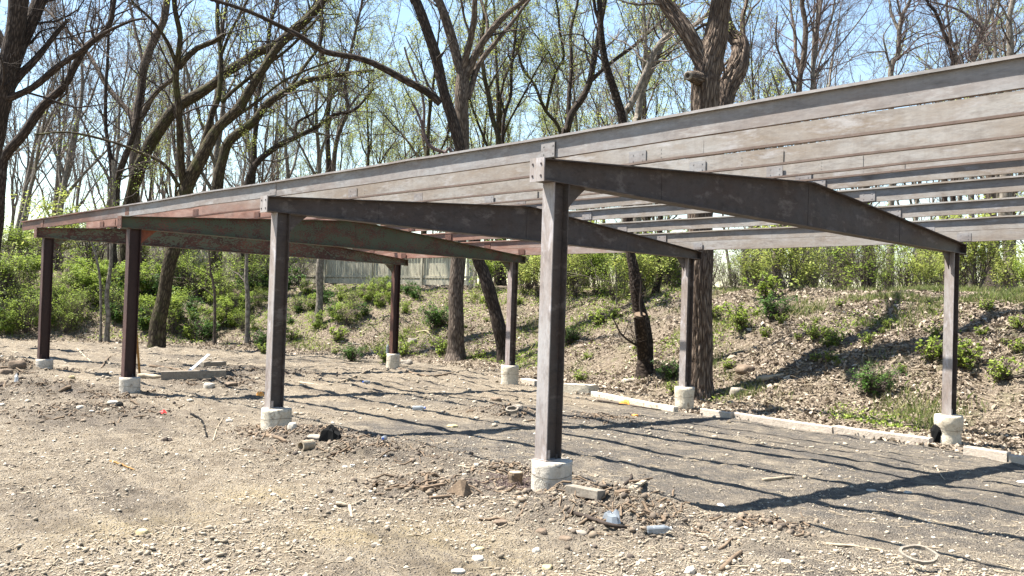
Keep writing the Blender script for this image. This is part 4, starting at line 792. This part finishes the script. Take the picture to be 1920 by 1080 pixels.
def ico():
    t = (1+5**.5)/2; V = unit(A([(-1, t, 0), (1, t, 0), (-1, -t, 0), (1, -t, 0), (0, -1, t), (0, 1, t), (0, -1, -t), (0, 1, -t), (t, 0, -1), (t, 0, 1), (-t, 0, -1), (-t, 0, 1)], float))
    F = A([(0, 11, 5), (0, 5, 1), (0, 1, 7), (0, 7, 10), (0, 10, 11), (1, 5, 9), (5, 11, 4), (11, 10, 2), (10, 7, 6), (7, 1, 8), (3, 9, 4), (3, 4, 2), (3, 2, 6), (3, 6, 8), (3, 8, 9), (4, 9, 5), (2, 4, 11), (6, 2, 10), (8, 6, 7), (9, 8, 1)]); return V, F
IV, IF = ico()
def stones(P, r, name, label, mat, tint, flat=.6):
    N = len(P); a = rng.uniform(0, 6.28, N); sx = r*rng.uniform(.75, 1.35, N); sy = r*rng.uniform(.6, 1., N); sz = r*rng.uniform(.35, .8, N)*flat/.6
    v = IV[None]*(1+rng.uniform(-.3, .3, (N, 12, 1))); v = v*np.stack([sx, sy, sz], -1)[:, None]; x = v[..., 0]*np.cos(a)[:, None]-v[..., 1]*np.sin(a)[:, None]; y = v[..., 0]*np.sin(a)[:, None]+v[..., 1]*np.cos(a)[:, None]
    V = np.stack([x, y, v[..., 2]], -1)+P[:, None]+np.stack([0*sz, 0*sz, sz*.35], -1)[:, None]; F = (IF[None]+(np.arange(N)*12)[:, None, None]).reshape(-1, 3)
    o = mesh(name, V.reshape(-1, 3), F, M[mat], smooth=False, attr=np.repeat(tint, 20)); return tag(o, label, name, kind='stuff')
def sample_flat(N, r0, r1, pxr=(-60, 1980)):
    px = rng.uniform(*pxr, N*3); d = np.exp(rng.uniform(math.log(r0), math.log(r1), N*3)); P = CAM[None]+(CF[None]+CR[None]*((px-960)/FPX)[:, None])*d[:, None]; P = P[toe_d(P[:, 0], P[:, 1]) < .2]
    ins = np.clip(P[:, 1]-.6, 0, 1)*np.clip((P[:, 0]+8)/3, 0, 1); cl = fbm(P[:, 0]*.9, P[:, 1]*.9, 3); k = rng.random(len(P)) < (1-.72*ins)*np.clip(.55+1.0*cl, .07, 1); P = P[k][:N]; P[:, 2] = ground(P[:, 0], P[:, 1]); return P
P = sample_flat(52000, 4.4, 17); r = np.minimum(.0036*np.exp(rng.exponential(.42, len(P))), .022); stones(P, r, 'gravel', 'pale rounded gravel scattered over the dirt', 'stone', np.clip(rng.beta(2.2, 2, len(P)), 0, 1))
P = sample_flat(9000, 12, 33); r = np.minimum(.008*np.exp(rng.exponential(.5, len(P))), .045); stones(P, r, 'gravel', 'coarser stones on the far dirt', 'stone', np.clip(rng.beta(2, 2, len(P)), 0, 1))
# clods on the disturbed heaps
Ps = []
for i, (bx, by, rr, h) in enumerate(BP): n = int(900*rr); q = rng.normal(size=(n, 2))*rr*.62; Ps.append(np.column_stack([bx+q[:, 0], by+q[:, 1], np.zeros(n)]))
P = np.vstack(Ps); P[:, 2] = ground(P[:, 0], P[:, 1]); r = .007*np.exp(rng.exponential(.45, len(P))); stones(P, np.minimum(r, .032), 'dirt_clods', 'broken clods of dark dirt on the heaps', 'asphalt_bits', rng.uniform(0, 1, len(P)), .8)
# splintered wood and root bits in the heaps
Ps = []
for i, (bx, by, rr, h) in enumerate(BP): n = int(95*rr); q = rng.normal(size=(n, 2))*rr*.6; Ps.append(np.column_stack([bx+q[:, 0], by+q[:, 1], np.zeros(n)]))
P = np.vstack(Ps); an = rng.uniform(0, 3.14, len(P)); L = rng.uniform(.04, .22, len(P)); d3 = np.stack([np.cos(an), np.sin(an), rng.uniform(-.3, .4, len(P))], -1); Q = P[:, None]+d3[:, None]*L[:, None, None]*np.linspace(-.5, .5, 4)[None, :, None]+rng.normal(size=(len(P), 4, 3))*.008; Q[..., 2] += ground(Q[..., 0], Q[..., 1])+.012
tb = TB(); tb.add(Q, np.full((len(P), 4), .006)*np.exp(rng.normal(size=(len(P), 1))*.5), 5); tag(tb.build('wood_bits', M['brown_wood']), 'splintered roots and wood bits in the dirt heaps', 'wood bits', kind='stuff')
# chips and straw on the flat
P = sample_flat(5200, 4.4, 22); an = rng.uniform(0, 3.14, len(P)); L = rng.uniform(.02, .12, len(P)); d3 = np.stack([np.cos(an), np.sin(an), 0*an], -1); Q = P[:, None]+d3[:, None]*L[:, None, None]*np.linspace(-.5, .5, 3)[None, :, None]; Q[..., 2] = ground(Q[..., 0], Q[..., 1])+.006
tb = TB(); tb.add(Q, np.full((len(P), 3), .0022)*rng.uniform(.6, 1.8, (len(P), 1)), 3); tag(tb.build('straw', M['pale_wood']), 'pale straw and splinters scattered on the dirt', 'straw', kind='stuff')
# ------------------------------------------------------------------ single stones
def rock(px, py, wpx, mat, label, hs=.6, name='rock', sub=3):
    p = on(px, py); d = (p-CAM)@CF; r = wpx/2*d/FPX; V, F = IV.copy(), [tuple(f) for f in IF]
    import bmesh
    bm = bmesh.new(); bmesh.ops.create_icosphere(bm, subdivisions=sub, radius=1.); s = px*.37+py*.11
    sq = rng.uniform(.7, 1.)
    for v in bm.verts:
        q = v.co.normalized(); a = float(vn(q.x*1.3+s, q.y*1.3, q.z*1.3+s))*.28+float(vn(q.x*3+s, q.y*3, q.z*3))*.10; v.co = q*(1+a); v.co = Vector((max(-.85, min(.85, v.co.x)), v.co.y*sq, max(-.8, min(.72, v.co.z))*hs))
        v.co = v.co*r
    me = bpy.data.meshes.new(name); bm.to_mesh(me); bm.free(); me.materials.append(M[mat])
    for f in me.polygons: f.use_smooth = True
    o = link(bpy.data.objects.new(name, me)); o.location = (p[0], p[1], p[2]+r*hs*.05); o.rotation_euler = (0, 0, s); return tag(o, label, 'rock')
for a in [(267, 1000, 28, 'rock_yellow', 'yellowish rounded stone alone in the left foreground', .7), (899, 1032, 20, 'rock_yellow', 'yellowish stone right of centre at the bottom, the farther of a pair', .7), (897, 1049, 26, 'rock_pale', 'pale cracked stone in a bottom centre pair, nearer the viewer', .6), (1006, 1034, 18, 'rock_pale', 'single pale stone below the debris heap', .9),
          (1026, 1066, 22, 'rock_yellow', 'yellow stone at the bottom edge below the debris heap', .8), (703, 1022, 18, 'rock', 'tan stone in the yellow gravel left of bottom centre', .6), (860, 1072, 26, 'rock_pale', 'flat pale stone at the bottom edge', .4), (219, 1066, 22, 'rock', 'grey stone at the bottom edge on the left', .6),
          (150, 765, 16, 'rock_pale', 'pale stone left of the second rusty footing, farther', .7), (172, 772, 11, 'rock_pale', 'small pale stone beside the larger pale one left of the second rusty footing', .7), (135, 708, 11, 'rock_yellow', 'round yellowish stone between the two rusty footings', .9), (212, 755, 22, 'rock_pale', 'flat pale slab at the foot of the second rusty footing', .4),
          (430, 790, 14, 'rock_pale', 'pale stone in the grass left of the bluish grey column', .7), (548, 803, 18, 'rock_pale', 'upright pale chunk against the footing of the bluish grey column', 1.5), (590, 822, 34, 'rock', 'big pale broken lump right of the bluish grey column', .5), (735, 905, 15, 'rock_pale', 'pale lump in the dirt left of the nearest footing', .6),
          (648, 877, 13, 'rock_pale', 'one of two small pale stones left of centre, on the left', .7), (661, 874, 12, 'rock_pale', 'one of two small pale stones left of centre, on the right', .7), (848, 800, 24, 'rock_yellow', 'tan stone between the two nearest columns', .4), (893, 872, 13, 'rock_pale', 'white angular chunk left of the nearest column', .7),
          (1381, 737, 36, 'rock', 'rounded grey boulder at the foot of the bank right of the huge trunk', .8), (1398, 696, 40, 'clod', 'rough brown boulder on the bank in the tree shadow', .8), (762, 682, 26, 'rock', 'grey block beside the far rear footing', .7), (1180, 716, 34, 'rock', 'flat grey rock at the foot of the sawn trunk', .5),
          (774, 640, 24, 'rock', 'angular brown rock on the slope above the far rear footing', .6), (403, 702, 22, 'rock_pale', 'pale lump of rubble beside the planks', .5), (392, 724, 22, 'rock_pale', 'white lump of rubble in front of the planks', .7), (432, 722, 26, 'clod', 'dark clod beside the white rubble', .5), (30, 688, 34, 'clod', 'dark boulder of dirt at the left edge', .9), (10, 700, 26, 'clod', 'smaller dark boulder at the left edge', .8),
          (782, 556, 16, 'rock_pale', 'white rock high on the slope below the fence', .6), (505, 805, 12, 'rock', 'small stone at the foot of the pale footing', .6), (930, 752, 30, 'clod', 'dark rocky heap in the middle of the floor', .6), (970, 765, 24, 'rock', 'grey stone in the heap on the middle of the floor', .6), (1190, 780, 14, 'orange', 'small orange brown lump on the floor near the kerb', .6), (1702, 924, 16, 'rock_pale', 'pale stone on the dark floor in front of the nearest rear column', .5), (1635, 920, 22, 'rock_pale', 'flat pale stone on the dark floor among the beam shadows', .3), (1472, 1052, 26, 'rock_pale', 'flat whitish slab in the right foreground', .2), (1295, 1072, 20, 'rock_pale', 'pale stump like stone at the bottom edge right of centre', 1.), (1060, 1012, 30, 'clod', 'dark clod at the front of the debris heap', .6), (938, 982, 26, 'clod', 'clod on the left of the debris heap', .6), (1088, 1002, 30, 'rock', 'grey lump in the debris heap', .6), (1015, 998, 26, 'clod', 'brown clod in the debris heap', .6)]: rock(*a)
# ------------------------------------------------------------------ sticks, boards, scraps
def stick(pts, w, mat, label, name='stick', cat='stick', lift=0., heights=None, k=8, taper=.6):
    d0 = (on(*pts[0])-CAM)@CF; P = []
    for i, (x, y) in enumerate(pts):
        if heights and heights[i] > 0: # raised point: stand above the ground point at similar distance
            q = on(x, y+heights[i]*FPX/d0); q[2] += heights[i]; P.append(q)
        else: P.append(on(x, y, w*.3*d0/FPX+lift))
    P, R = catmull(P, np.linspace(1, taper, len(P))*w/2*d0/FPX, max(.02, w*d0/FPX)); R = R*(1+.12*vn(np.arange(len(R))*.8, pts[0][0])); P = P+np.stack([vn(np.arange(len(P))*.4, q) for q in (1.3, 2.6, 3.9)], -1)*.004
    R[0] *= .8; R[-1] *= .6; P = np.vstack([P[:1], P, P[-1:]]); R = np.concatenate([[.0005], R, [.0005]]); P[0] -= .001*unit(P[2]-P[1]); P[-1] += .001*unit(P[-2]-P[-3])
    tb = TB(); tb.add(P[None], R[None], k); o = tb.build(name, M[mat]); origin_to(o, P[0]); return tag(o, label, cat)
for a in [([(357, 777), (378, 790), (388, 820)], 4.5, 'black', 'short curved black hose sticking out of the dirt', 'hose', 'hose'), ([(400, 826), (408, 802), (419, 783)], 2.5, 'pale_wood', 'thin pale twig right of the black hose'),
          ([(492, 818), (515, 822), (537, 830)], 9, 'brown_wood', 'brown branch piece in front of the pale footing'), ([(500, 850), (512, 838), (520, 855)], 3, 'brown_wood', 'small forked twig below the branch piece'), ([(205, 865), (228, 872), (252, 882)], 4, 'stake', 'orange brown splinter of wood in the left foreground'),
          ([(560, 718), (620, 722), (690, 696), (700, 690)], 4, 'pale_wood', 'long thin pale branch lying beyond the bluish grey column'), ([(280, 687), (320, 692), (362, 699)], 5, 'brown_wood', 'dark branch lying behind the planks'), ([(190, 690), (203, 672), (218, 665)], 3, 'brown_wood', 'crooked twig between the rusty footings'),
          ([(0, 725), (20, 712), (35, 698)], 5, 'dark_wood', 'dark root end at the left edge'), ([(0, 690), (25, 690), (47, 700)], 4, 'brown_wood', 'stick pointing right at the left edge'), ([(145, 655), (158, 668), (172, 680)], 3, 'pale_wood', 'pale twig behind the far rusty footing'),
          ([(1065, 962), (1100, 972), (1135, 985), (1175, 992)], 10, 'dark_wood', 'thick wet dark branch across the debris heap'), ([(1085, 985), (1110, 968), (1122, 962)], 6, 'brown_wood', 'shorter branch crossing the dark one'), ([(985, 945), (978, 962), (968, 972)], 5, 'brown_wood', 'stub of root in the debris heap'),
          ([(1548, 1021), (1600, 1026), (1650, 1034), (1692, 1046)], 6, 'pale_wood', 'long pale bare stick in the right foreground'), ([(1352, 1072), (1368, 1056), (1392, 1036)], 13, 'brown_wood', 'short broken log piece in the right foreground'), ([(1348, 1032), (1362, 1022), (1375, 1010)], 7, 'brown_wood', 'smaller broken log piece above the short one'), ([(1290, 1000), (1325, 1006), (1340, 1025)], 3.5, 'pale_wood', 'curved pale root above the log pieces'),
          ([(1430, 902), (1460, 899), (1488, 897)], 8, 'pale_wood', 'pale piece of branch on the dark floor'), ([(1508, 898), (1512, 893)], 9, 'pale_wood', 'short pale cut block of branch on the dark floor'), ([(1452, 965), (1480, 985), (1492, 1004)], 3, 'pale_wood', 'thin bent pale twig on the right floor'), ([(1395, 1000), (1420, 1003)], 3, 'pale_wood', 'short thin twig right of the debris'),
          ([(1655, 955), (1672, 962), (1684, 968)], 3, 'brown_wood', 'little twig in front of the frame shadow'), ([(1755, 875), (1765, 893), (1772, 900)], 2.5, 'pale_wood', 'thin upright twig by the big beam shadow'), ([(1180, 905), (1200, 903), (1224, 898)], 6, 'brown_wood', 'brown twig with a knot right of the nearest footing'), ([(1170, 910), (1182, 900), (1184, 890)], 6, 'dark_wood', 'knotted stub beside the brown twig'),
          ([(850, 872), (890, 880), (930, 888)], 3, 'pale_wood', 'long thin stem left of the nearest footing'), ([(925, 870), (932, 885), (943, 892)], 6, 'brown_wood', 'curled root left of the nearest footing'), ([(735, 912), (770, 902), (790, 885)], 3, 'brown_wood', 'arched twig in the woody debris'), ([(720, 920), (760, 915), (800, 913)], 6, 'brown_wood', 'loose stick in the woody debris left of the wedge'),
          ([(1420, 715), (1445, 713), (1470, 706)], 14, 'pale_wood', 'short pale log on the bank right of the boulders'), ([(1480, 707), (1500, 712), (1520, 728)], 6, 'brown_wood', 'rotten branch beside the pale log'), ([(1545, 672), (1600, 664), (1625, 672)], 4, 'pale_wood', 'pale branch on the bank below the crossed shadow'), ([(1885, 712), (1905, 710), (1930, 706)], 9, 'dark_wood', 'dark branch at the right edge of the bank'),
          ([(1120, 752), (1170, 760), (1240, 770)], 4, 'dark_wood', 'dark stick lying along the kerb'), ([(660, 645), (690, 650), (700, 668)], 3, 'grey_wood', 'grey twig on the lower slope'), ([(780, 625), (800, 622), (812, 636)], 4, 'pale_wood', 'pale dead roots above the far rear footing'), ([(740, 690), (800, 706), (850, 700)], 4, 'brown_wood', 'stick on the floor edge between the rear footings'),
          ([(880, 655), (920, 640), (945, 650)], 3, 'grey_wood', 'grey twig between the crossing trunks'), ([(60, 1050), (75, 1047)], 5, 'dark_wood', 'bit of dark wood in the lower left corner'), ([(5, 872), (30, 876)], 5, 'dark_wood', 'dark scrap of bark at the left edge'), ([(135, 1020), (165, 1035)], 3, 'pale_wood', 'thin curved splinter in the lower left'), ([(655, 950), (660, 972)], 8, 'pale_wood', 'short pale broken branch standing out left of the heap'), ([(630, 945), (655, 950)], 8, 'pale_wood', 'pale flat piece joined to the short broken branch')]: stick(*a)
o = stick([(0, 481), (40, 473), (92, 466), (130, 462)], 4, 'dark_wood', 'long dark fallen limb hanging in the growth at the left edge', 'fallen_limb', 'branch')
o.location.z += 0
def board(p0, p1, w, h, mat, label, name='board', cat='board', z0=0., z1=0., roll=0., bevel=.006):
    a = on(*p0); b = on(*p1); a[2] += h/2+z0; b[2] += h/2+z1; t = unit(b-a); s = unit(np.cross(A([0, 0, 1.]), t)); n = np.cross(t, s)
    if roll: c_, s_ = math.cos(roll), math.sin(roll); s, n = s*c_+n*s_, n*c_-s*s_
    L = np.linalg.norm(b-a); b_ = MB(); b_.box((0, 0, 0), (L, w, h), None, .004); o = b_.build(name, M[mat], None, False, bevel)
    c = (a+b)/2; o.matrix_world = Matrix(((t[0], s[0], n[0], c[0]), (t[1], s[1], n[1], c[1]), (t[2], s[2], n[2], c[2]), (0, 0, 0, 1))); return tag(o, label, cat)
board((302, 712), (424, 710), .14, .15, 'grey_wood', 'long grey timber lying between the rusty and the bluish grey columns', z1=.02)
board((378, 703), (420, 701), .14, .09, 'grey_wood', 'short grey block resting on the end of the long timber', z0=.17, z1=.17)
stick([(258, 709), (280, 710), (302, 710)], 13, 'pale_wood', 'pale log beside the long grey timber', 'log', 'log')
board((337, 713), (390, 703), .06, .008, 'white_metal', 'thin pale metal strip propped across the timber', 'metal_strip', 'metal strip', z0=.02, z1=.42, bevel=.001)
board((262, 706), (252, 706), .045, .02, 'stake', 'yellow brown wooden stake leaning on the second rusty column', 'stake', 'stake', z0=0, z1=.85)
board((1068, 925), (1128, 937), .10, .07, 'grey_wood', 'weathered timber end in the shadow of the nearest footing'); board((1155, 930), (1172, 925), .08, .04, 'brown_wood', 'short brown board scrap right of the timber end')
board((790, 920), (832, 912), .05, .03, 'brown_wood', 'narrow plank left of the wooden wedge'); board((806, 936), (846, 932), .04, .02, 'brown_wood', 'lower plank sliver below the wedge'); board((1208, 905), (1184, 921), .05, .03, 'pale_wood', 'short pale plank on the dark floor right of the nearest footing')
# wooden wedge
p = on(858, 927); b = MB(); b.add([p+A(v) for v in [(-.10, -.06, 0), (.11, -.03, 0), (.09, .09, 0), (-.08, .07, .02), (.02, .0, .13), (.05, .05, .12)]], [(0, 1, 4), (1, 2, 5, 4), (2, 3, 5), (3, 0, 4, 5), (0, 3, 2, 1)]); o = b.build('wood_wedge', M['brown_wood'], None, False, .004); origin_to(o, p); tag(o, 'triangular split wooden wedge left of the small stump', 'wood wedge')
# small stump with roots
p = on(966, 912); root = thing('tree_stump', 'small sawn stump with fine red roots beside the nearest footing', 'stump', p); b = MB(); b.lathe(p, [(-.05, .075), (.02, .062), (.06, .058), (.105, .064), (.125, .06)], 20, .12); b.build('stump_wood', M['brown_wood'], root)
b = MB(); b.lathe(p+A([0, 0, .1265]), [(0, .055), (.004, .05)], 20, .12); b.build('cut_face', M['pale_wood'], root)
Q = rng.normal(size=(260, 1, 3))*A([.16, .16, .015])+p+A([0, 0, .0]); an = rng.normal(size=(260, 1, 3))*A([.10, .10, .03]); Q = Q+an*np.linspace(0, 1, 4)[None, :, None]+rng.normal(size=(260, 4, 3))*.012; Q[..., 2] = np.maximum(Q[..., 2], ground(Q[..., 0], Q[..., 1])+.01)
tb = TB(); tb.add(Q, np.full((260, 4), .0022), 3); tb.build('roots', M['twig_red'], root)['kind'] = 'stuff'
# hollow log and ring
p = on(574, 843); b = MB(); t0 = A([.95, -.2, .05]); o = None
def hollow(p, d, L, r, mat, name, label, cat, th=.35):
    d = unit(A(d, float)); u = unit(np.cross(d, A([0, 0, 1.]))); w = np.cross(u, d); k = 20; an = 2*np.pi*np.arange(k)/k; ring = np.outer(np.cos(an), u)+np.outer(np.sin(an), w); c = A(p)+A([0, 0, r*.8]); rr = r*(1+.1*vn(np.cos(an)*2+p[0], np.sin(an)*2))[:, None]
    V = np.vstack([c-d*L/2+ring*rr, c+d*L/2+ring*rr, c+d*L/2+ring*rr*(1-th), c-d*L/2+ring*rr*(1-th)]); F = [(i+q*k, (i+1) % k+q*k, (i+1) % k+((q+1) % 4)*k, i+((q+1) % 4)*k) for q in range(4) for i in range(k)]
    o = mesh(name, V, F, M[mat]); origin_to(o, p); return tag(o, label, cat)
hollow(p, (-.2, .9, 0), .16, .055, 'pale_wood', 'hollow_log', 'short pale hollow log end in front of the bluish grey column', 'log', .3)
hollow(on(1722, 1062, -.012), (.15, -.2, 1), .018, .11, 'grey_wood', 'wood_ring', 'pale ring of hollow wood lying flat at the lower right', 'wood ring', .16); hollow(on(960, 778), (.2, -.3, 1), .05, .10, 'grey_wood', 'pipe_end', 'rim of a round grey pipe end in the floor heap', 'pipe', .25)
# bottles and scraps
def bottle(px, py, az, L, label, cap='bluecap', stand=False, name='plastic_bottle'):
    p = on(px, py); root = thing(name, label, 'bottle', p); r = L*.17; prof = [(0, r*.7), (.03*L, r), (.25*L, r*.95), (.3*L, r), (.55*L, r*.96), (.7*L, r), (.85*L, r*.6), (.92*L, r*.38), (.96*L, r*.38)]
    b = MB(); b.lathe((0, 0, 0), prof, 18, .15); o = b.build('bottle_body', M['plastic'], root); c = MB(); c.lathe((0, 0, 0), [(.94*L, r*.45), (L, r*.45)], 12); q = c.build('cap', M[cap], root)
    for m in (o, q): m.data.transform(Matrix.Translation(Vector(p))); 
    if not stand: root.rotation_euler = (math.radians(84), 0, az); root.location.z += r
    return root
bottle(775, 770, 1.9, .22, 'clear plastic bottle with a blue cap lying on the floor left of the nearest column'); bottle(722, 826, .8, .16, 'small crushed clear bottle lying nearer than the blue capped one'); bottle(1213, 1002, 2.4, .17, 'crushed clear bottle on the right of the debris heap', 'paper')
b = bottle(730, 664, 0, .24, 'clear bottle standing on the far rear footing', 'paper', True); b.location = Vector((FX[3]-.12, W-.1, RB[3]+.003))
bottle(692, 720, .3, .2, 'clear bottle lying near the far rear footing')
def scrap(px, py, r, mat, label, name, cat, flat=.25):
    p = on(px, py); n = 12; b = MB(); V = []; 
    for q, zz in ((1., 0.), (.8, flat*r), (.3, flat*r*1.3)):
        for j in range(n): a = 6.283*j/n; rr = r*q*(1+.4*float(vn(math.cos(a)*1.7+px, math.sin(a)*1.7+py, q))); V.append(p+A([rr*math.cos(a), rr*math.sin(a)*.7, zz*(1+.6*float(vn(a, px)))+.002]))
    b.add(V, [(i*n+j, i*n+(j+1) % n, (i+1)*n+(j+1) % n, (i+1)*n+j) for i in range(2) for j in range(n)]+[tuple(2*n+j for j in range(n)), tuple(range(n))[::-1]]); o = b.build(name, M[mat], None, False); origin_to(o, p); return tag(o, label, cat)
scrap(306, 775, .055, 'red', 'small bright red plastic scrap on the dirt, left', 'plastic_scrap', 'litter', .5); scrap(487, 743, .08, 'orange', 'orange and white scrap beside the foot of the bluish grey column', 'plastic_scrap', 'litter', .5); scrap(1170, 758, .11, 'orange', 'orange scrap lying by the kerb right of the nearest column', 'plastic_scrap', 'litter', .4)
scrap(620, 826, .17, 'black', 'crumpled black mesh right of the pale broken lump', 'mesh_scrap', 'litter', .5); scrap(1148, 978, .085, 'plastic', 'crumpled clear plastic in the debris heap', 'plastic_sheet', 'litter', .6); scrap(721, 855, .035, 'paper', 'scrap of white paper left of centre', 'paper_scrap', 'litter'); scrap(1920, 905, .06, 'paper', 'white scrap at the right edge of the dark floor', 'paper_scrap', 'litter')
scrap(1352, 948, .04, 'paper', 'flat white scrap between beam shadows', 'paper_scrap', 'litter'); scrap(32, 716, .06, 'paper', 'pale cup like scrap at the left edge', 'paper_scrap', 'litter', 1.2); scrap(225, 762, .09, 'black', 'dark rubber scrap in front of the second rusty footing', 'rubber_scrap', 'litter', .4); scrap(312, 828, .09, 'dark_wood', 'flat dark strip of bark in the middle of the left foreground', 'bark_scrap', 'litter', .3)
# ------------------------------------------------------------------ kerb stones along the rear columns
def kerb(x0, y0, x1, y1, h, w, label, z=0., mat='kerb', name='kerb_stone'):
    n = max(2, int(abs(x1-x0)/.25)); t = np.linspace(0, 1, n); X = x0+(x1-x0)*t; Y = y0+(y1-y0)*t+.012*vn(X*1.3, y0); Z = np.array([gz(a, b-.15) for a, b in zip(X, Y)]); Z = np.convolve(np.pad(Z, 3, 'edge'), np.ones(7)/7, 'valid')+z
    prof = A([(-w/2, -.12), (-w/2, h-.01), (-w/2+.015, h), (w/2-.02, h), (w/2, h-.015), (w/2, -.12)]); m = len(prof); V = np.zeros((n, m, 3)); V[..., 0] = X[:, None]; V[..., 1] = Y[:, None]+prof[:, 0]+rng.normal(size=(n, m))*.003; V[..., 2] = Z[:, None]+prof[:, 1]+rng.normal(size=(n, m))*.003
    F = [(i*m+j, i*m+(j+1) % m, (i+1)*m+(j+1) % m, (i+1)*m+j) for i in range(n-1) for j in range(m)]+[tuple(range(m)), tuple((n-1)*m+j for j in range(m))[::-1]]
    if x1 < x0: pass
    o = mesh(name, V.reshape(-1, 3), F, M[mat]); origin_to(o, V[0, 0]); return tag(o, label, 'kerb')
def kx(px, z=-.47): return CAM+ray(*px)*((z-CAM[2])/ray(*px)[2])
def kseg(a, b, h, w, label, **k): p, q = kx(a), kx(b); return kerb(p[0], p[1]+w/2, q[0], q[1]+w/2, h, w, label, **k)
kseg((975, 722), (1005, 727), .12, .25, 'short grey kerb stone next to the rusty and grey rear footing'); kseg((1056, 738), (1104, 741), .20, .28, 'thick pale kerb block lying askew behind the nearest column', mat='concrete_pale')
kseg((1108, 744), (1262, 771), .09, .14, 'pale kerb stone ending at the second rear footing', mat='concrete_pale'); kseg((1312, 775), (1369, 784), .11, .14, 'short kerb stone right of the second rear footing'); kseg((1372, 783), (1560, 808), .10, .14, 'long kerb stone right of the short one, partly under leaves'); kseg((1562, 808), (1742, 831), .11, .15, 'long clean kerb stone ending at the broken footing'); kseg((1806, 845), (1888, 857), .12, .16, 'kerb stone right of the broken footing'); kseg((1890, 857), (2010, 873), .10, .16, 'kerb stone at the right edge, in shadow')
# ------------------------------------------------------------------ board fence on the crest
FA = at(893, 515, 34.); FBp = at(-60, 515, 51.); LF = np.linalg.norm((FBp-FA)[:2]); ft = unit(A([*(FBp-FA)[:2], 0])); fn = A([ft[1], -ft[0], 0]); 
if (CAM-FA)@fn < 0: fn = -fn
froot = thing('board_fence', 'weathered pale wooden board fence along the top of the left bank', 'fence', (FA[0], FA[1], gz(FA[0], FA[1])))
fm = wood('fence wood', (.20, .185, .14), (.46, .42, .32), (2, 2, .4)); M['fence'] = fm
def fz(s): return np.interp(s, [0, LF], [2.13, 2.05])
b = MB(); s = 0.; Rb = np.random.default_rng(9); ax = A([[ft[0], fn[0], 0], [ft[1], fn[1], 0], [0, 0, 1]])
while s < LF:
    w = Rb.uniform(.125, .15); H_ = 1.72+Rb.uniform(-.03, .03); c = FA+ft*(s+w/2); c[2] = fz(s)+.12+H_/2; b.box(c, (w-.012, .018, H_), ax)
    s += w+ (.006 if Rb.random() > .04 else .1)
fb = b.build('fence_boards', fm, froot)
b = MB()
s = 0.
while s < LF:
    L = min(2.44, LF-s); c = FA+ft*(s+L/2)+fn*.03; 
    for zz, hh in ((.22, .09), (1.0, .09), (1.7, .09)): c[2] = fz(s)+zz; b.box(c.copy(), (L-.01, .038, hh), ax)
    c = FA+ft*(s+L/2)-fn*.0+fn*.02; c[2] = fz(s)+.02; b.box(c, (L-.01, .03, .2), ax); s += L
b.build('rails', fm, froot)
s = 0.
while s < LF: c = FA+ft*s+fn*.075; c[2] = fz(s)+.85; m = MB(); m.box(c, (.09, .05, 2.0), ax); m.build('post', fm, froot); s += 2.44
c0 = at(874, 557, 33.); c1 = at(896, 500, 33.6); m = MB(); m.cyl(c0, c1, .06, 4, .055); m.build('brace', M['grey_wood'], froot)
# ------------------------------------------------------------------ sky and sun
sun_to = A([-.435, -.324, 1.]); sun_to = sun_to/np.linalg.norm(sun_to); el = math.asin(sun_to[2]); az = math.atan2(sun_to[0], sun_to[1])
w = bpy.data.worlds.new('World'); sc.world = w; w.use_nodes = True; nt = w.node_tree; nt.nodes.clear()
sky = nt.nodes.new('ShaderNodeTexSky'); sky.sky_type = 'NISHITA'; sky.sun_disc = False; sky.sun_elevation = el; sky.sun_rotation = az; sky.air_density = 1.25; sky.dust_density = 0.; sky.ozone_density = .7; sky.altitude = 0
bg = nt.nodes.new('ShaderNodeBackground'); bg.inputs['Strength'].default_value = .064; ow = nt.nodes.new('ShaderNodeOutputWorld'); nt.links.new(sky.outputs[0], bg.inputs[0]); nt.links.new(bg.outputs[0], ow.inputs[0])
ld = bpy.data.lights.new('sun', 'SUN'); ld.energy = 5.; ld.angle = math.radians(.53); ld.color = (1, .955, .88); lo = bpy.data.objects.new('sun', ld); COL.objects.link(lo); lo.location = (0, 0, 30); lo.rotation_euler = Vector(sun_to).to_track_quat('Z', 'Y').to_euler()
sc.view_settings.view_transform = 'Standard'; sc.view_settings.look = 'None'; sc.view_settings.exposure = 2.05; sc.view_settings.gamma = 1; sc.view_settings.use_curve_mapping = False
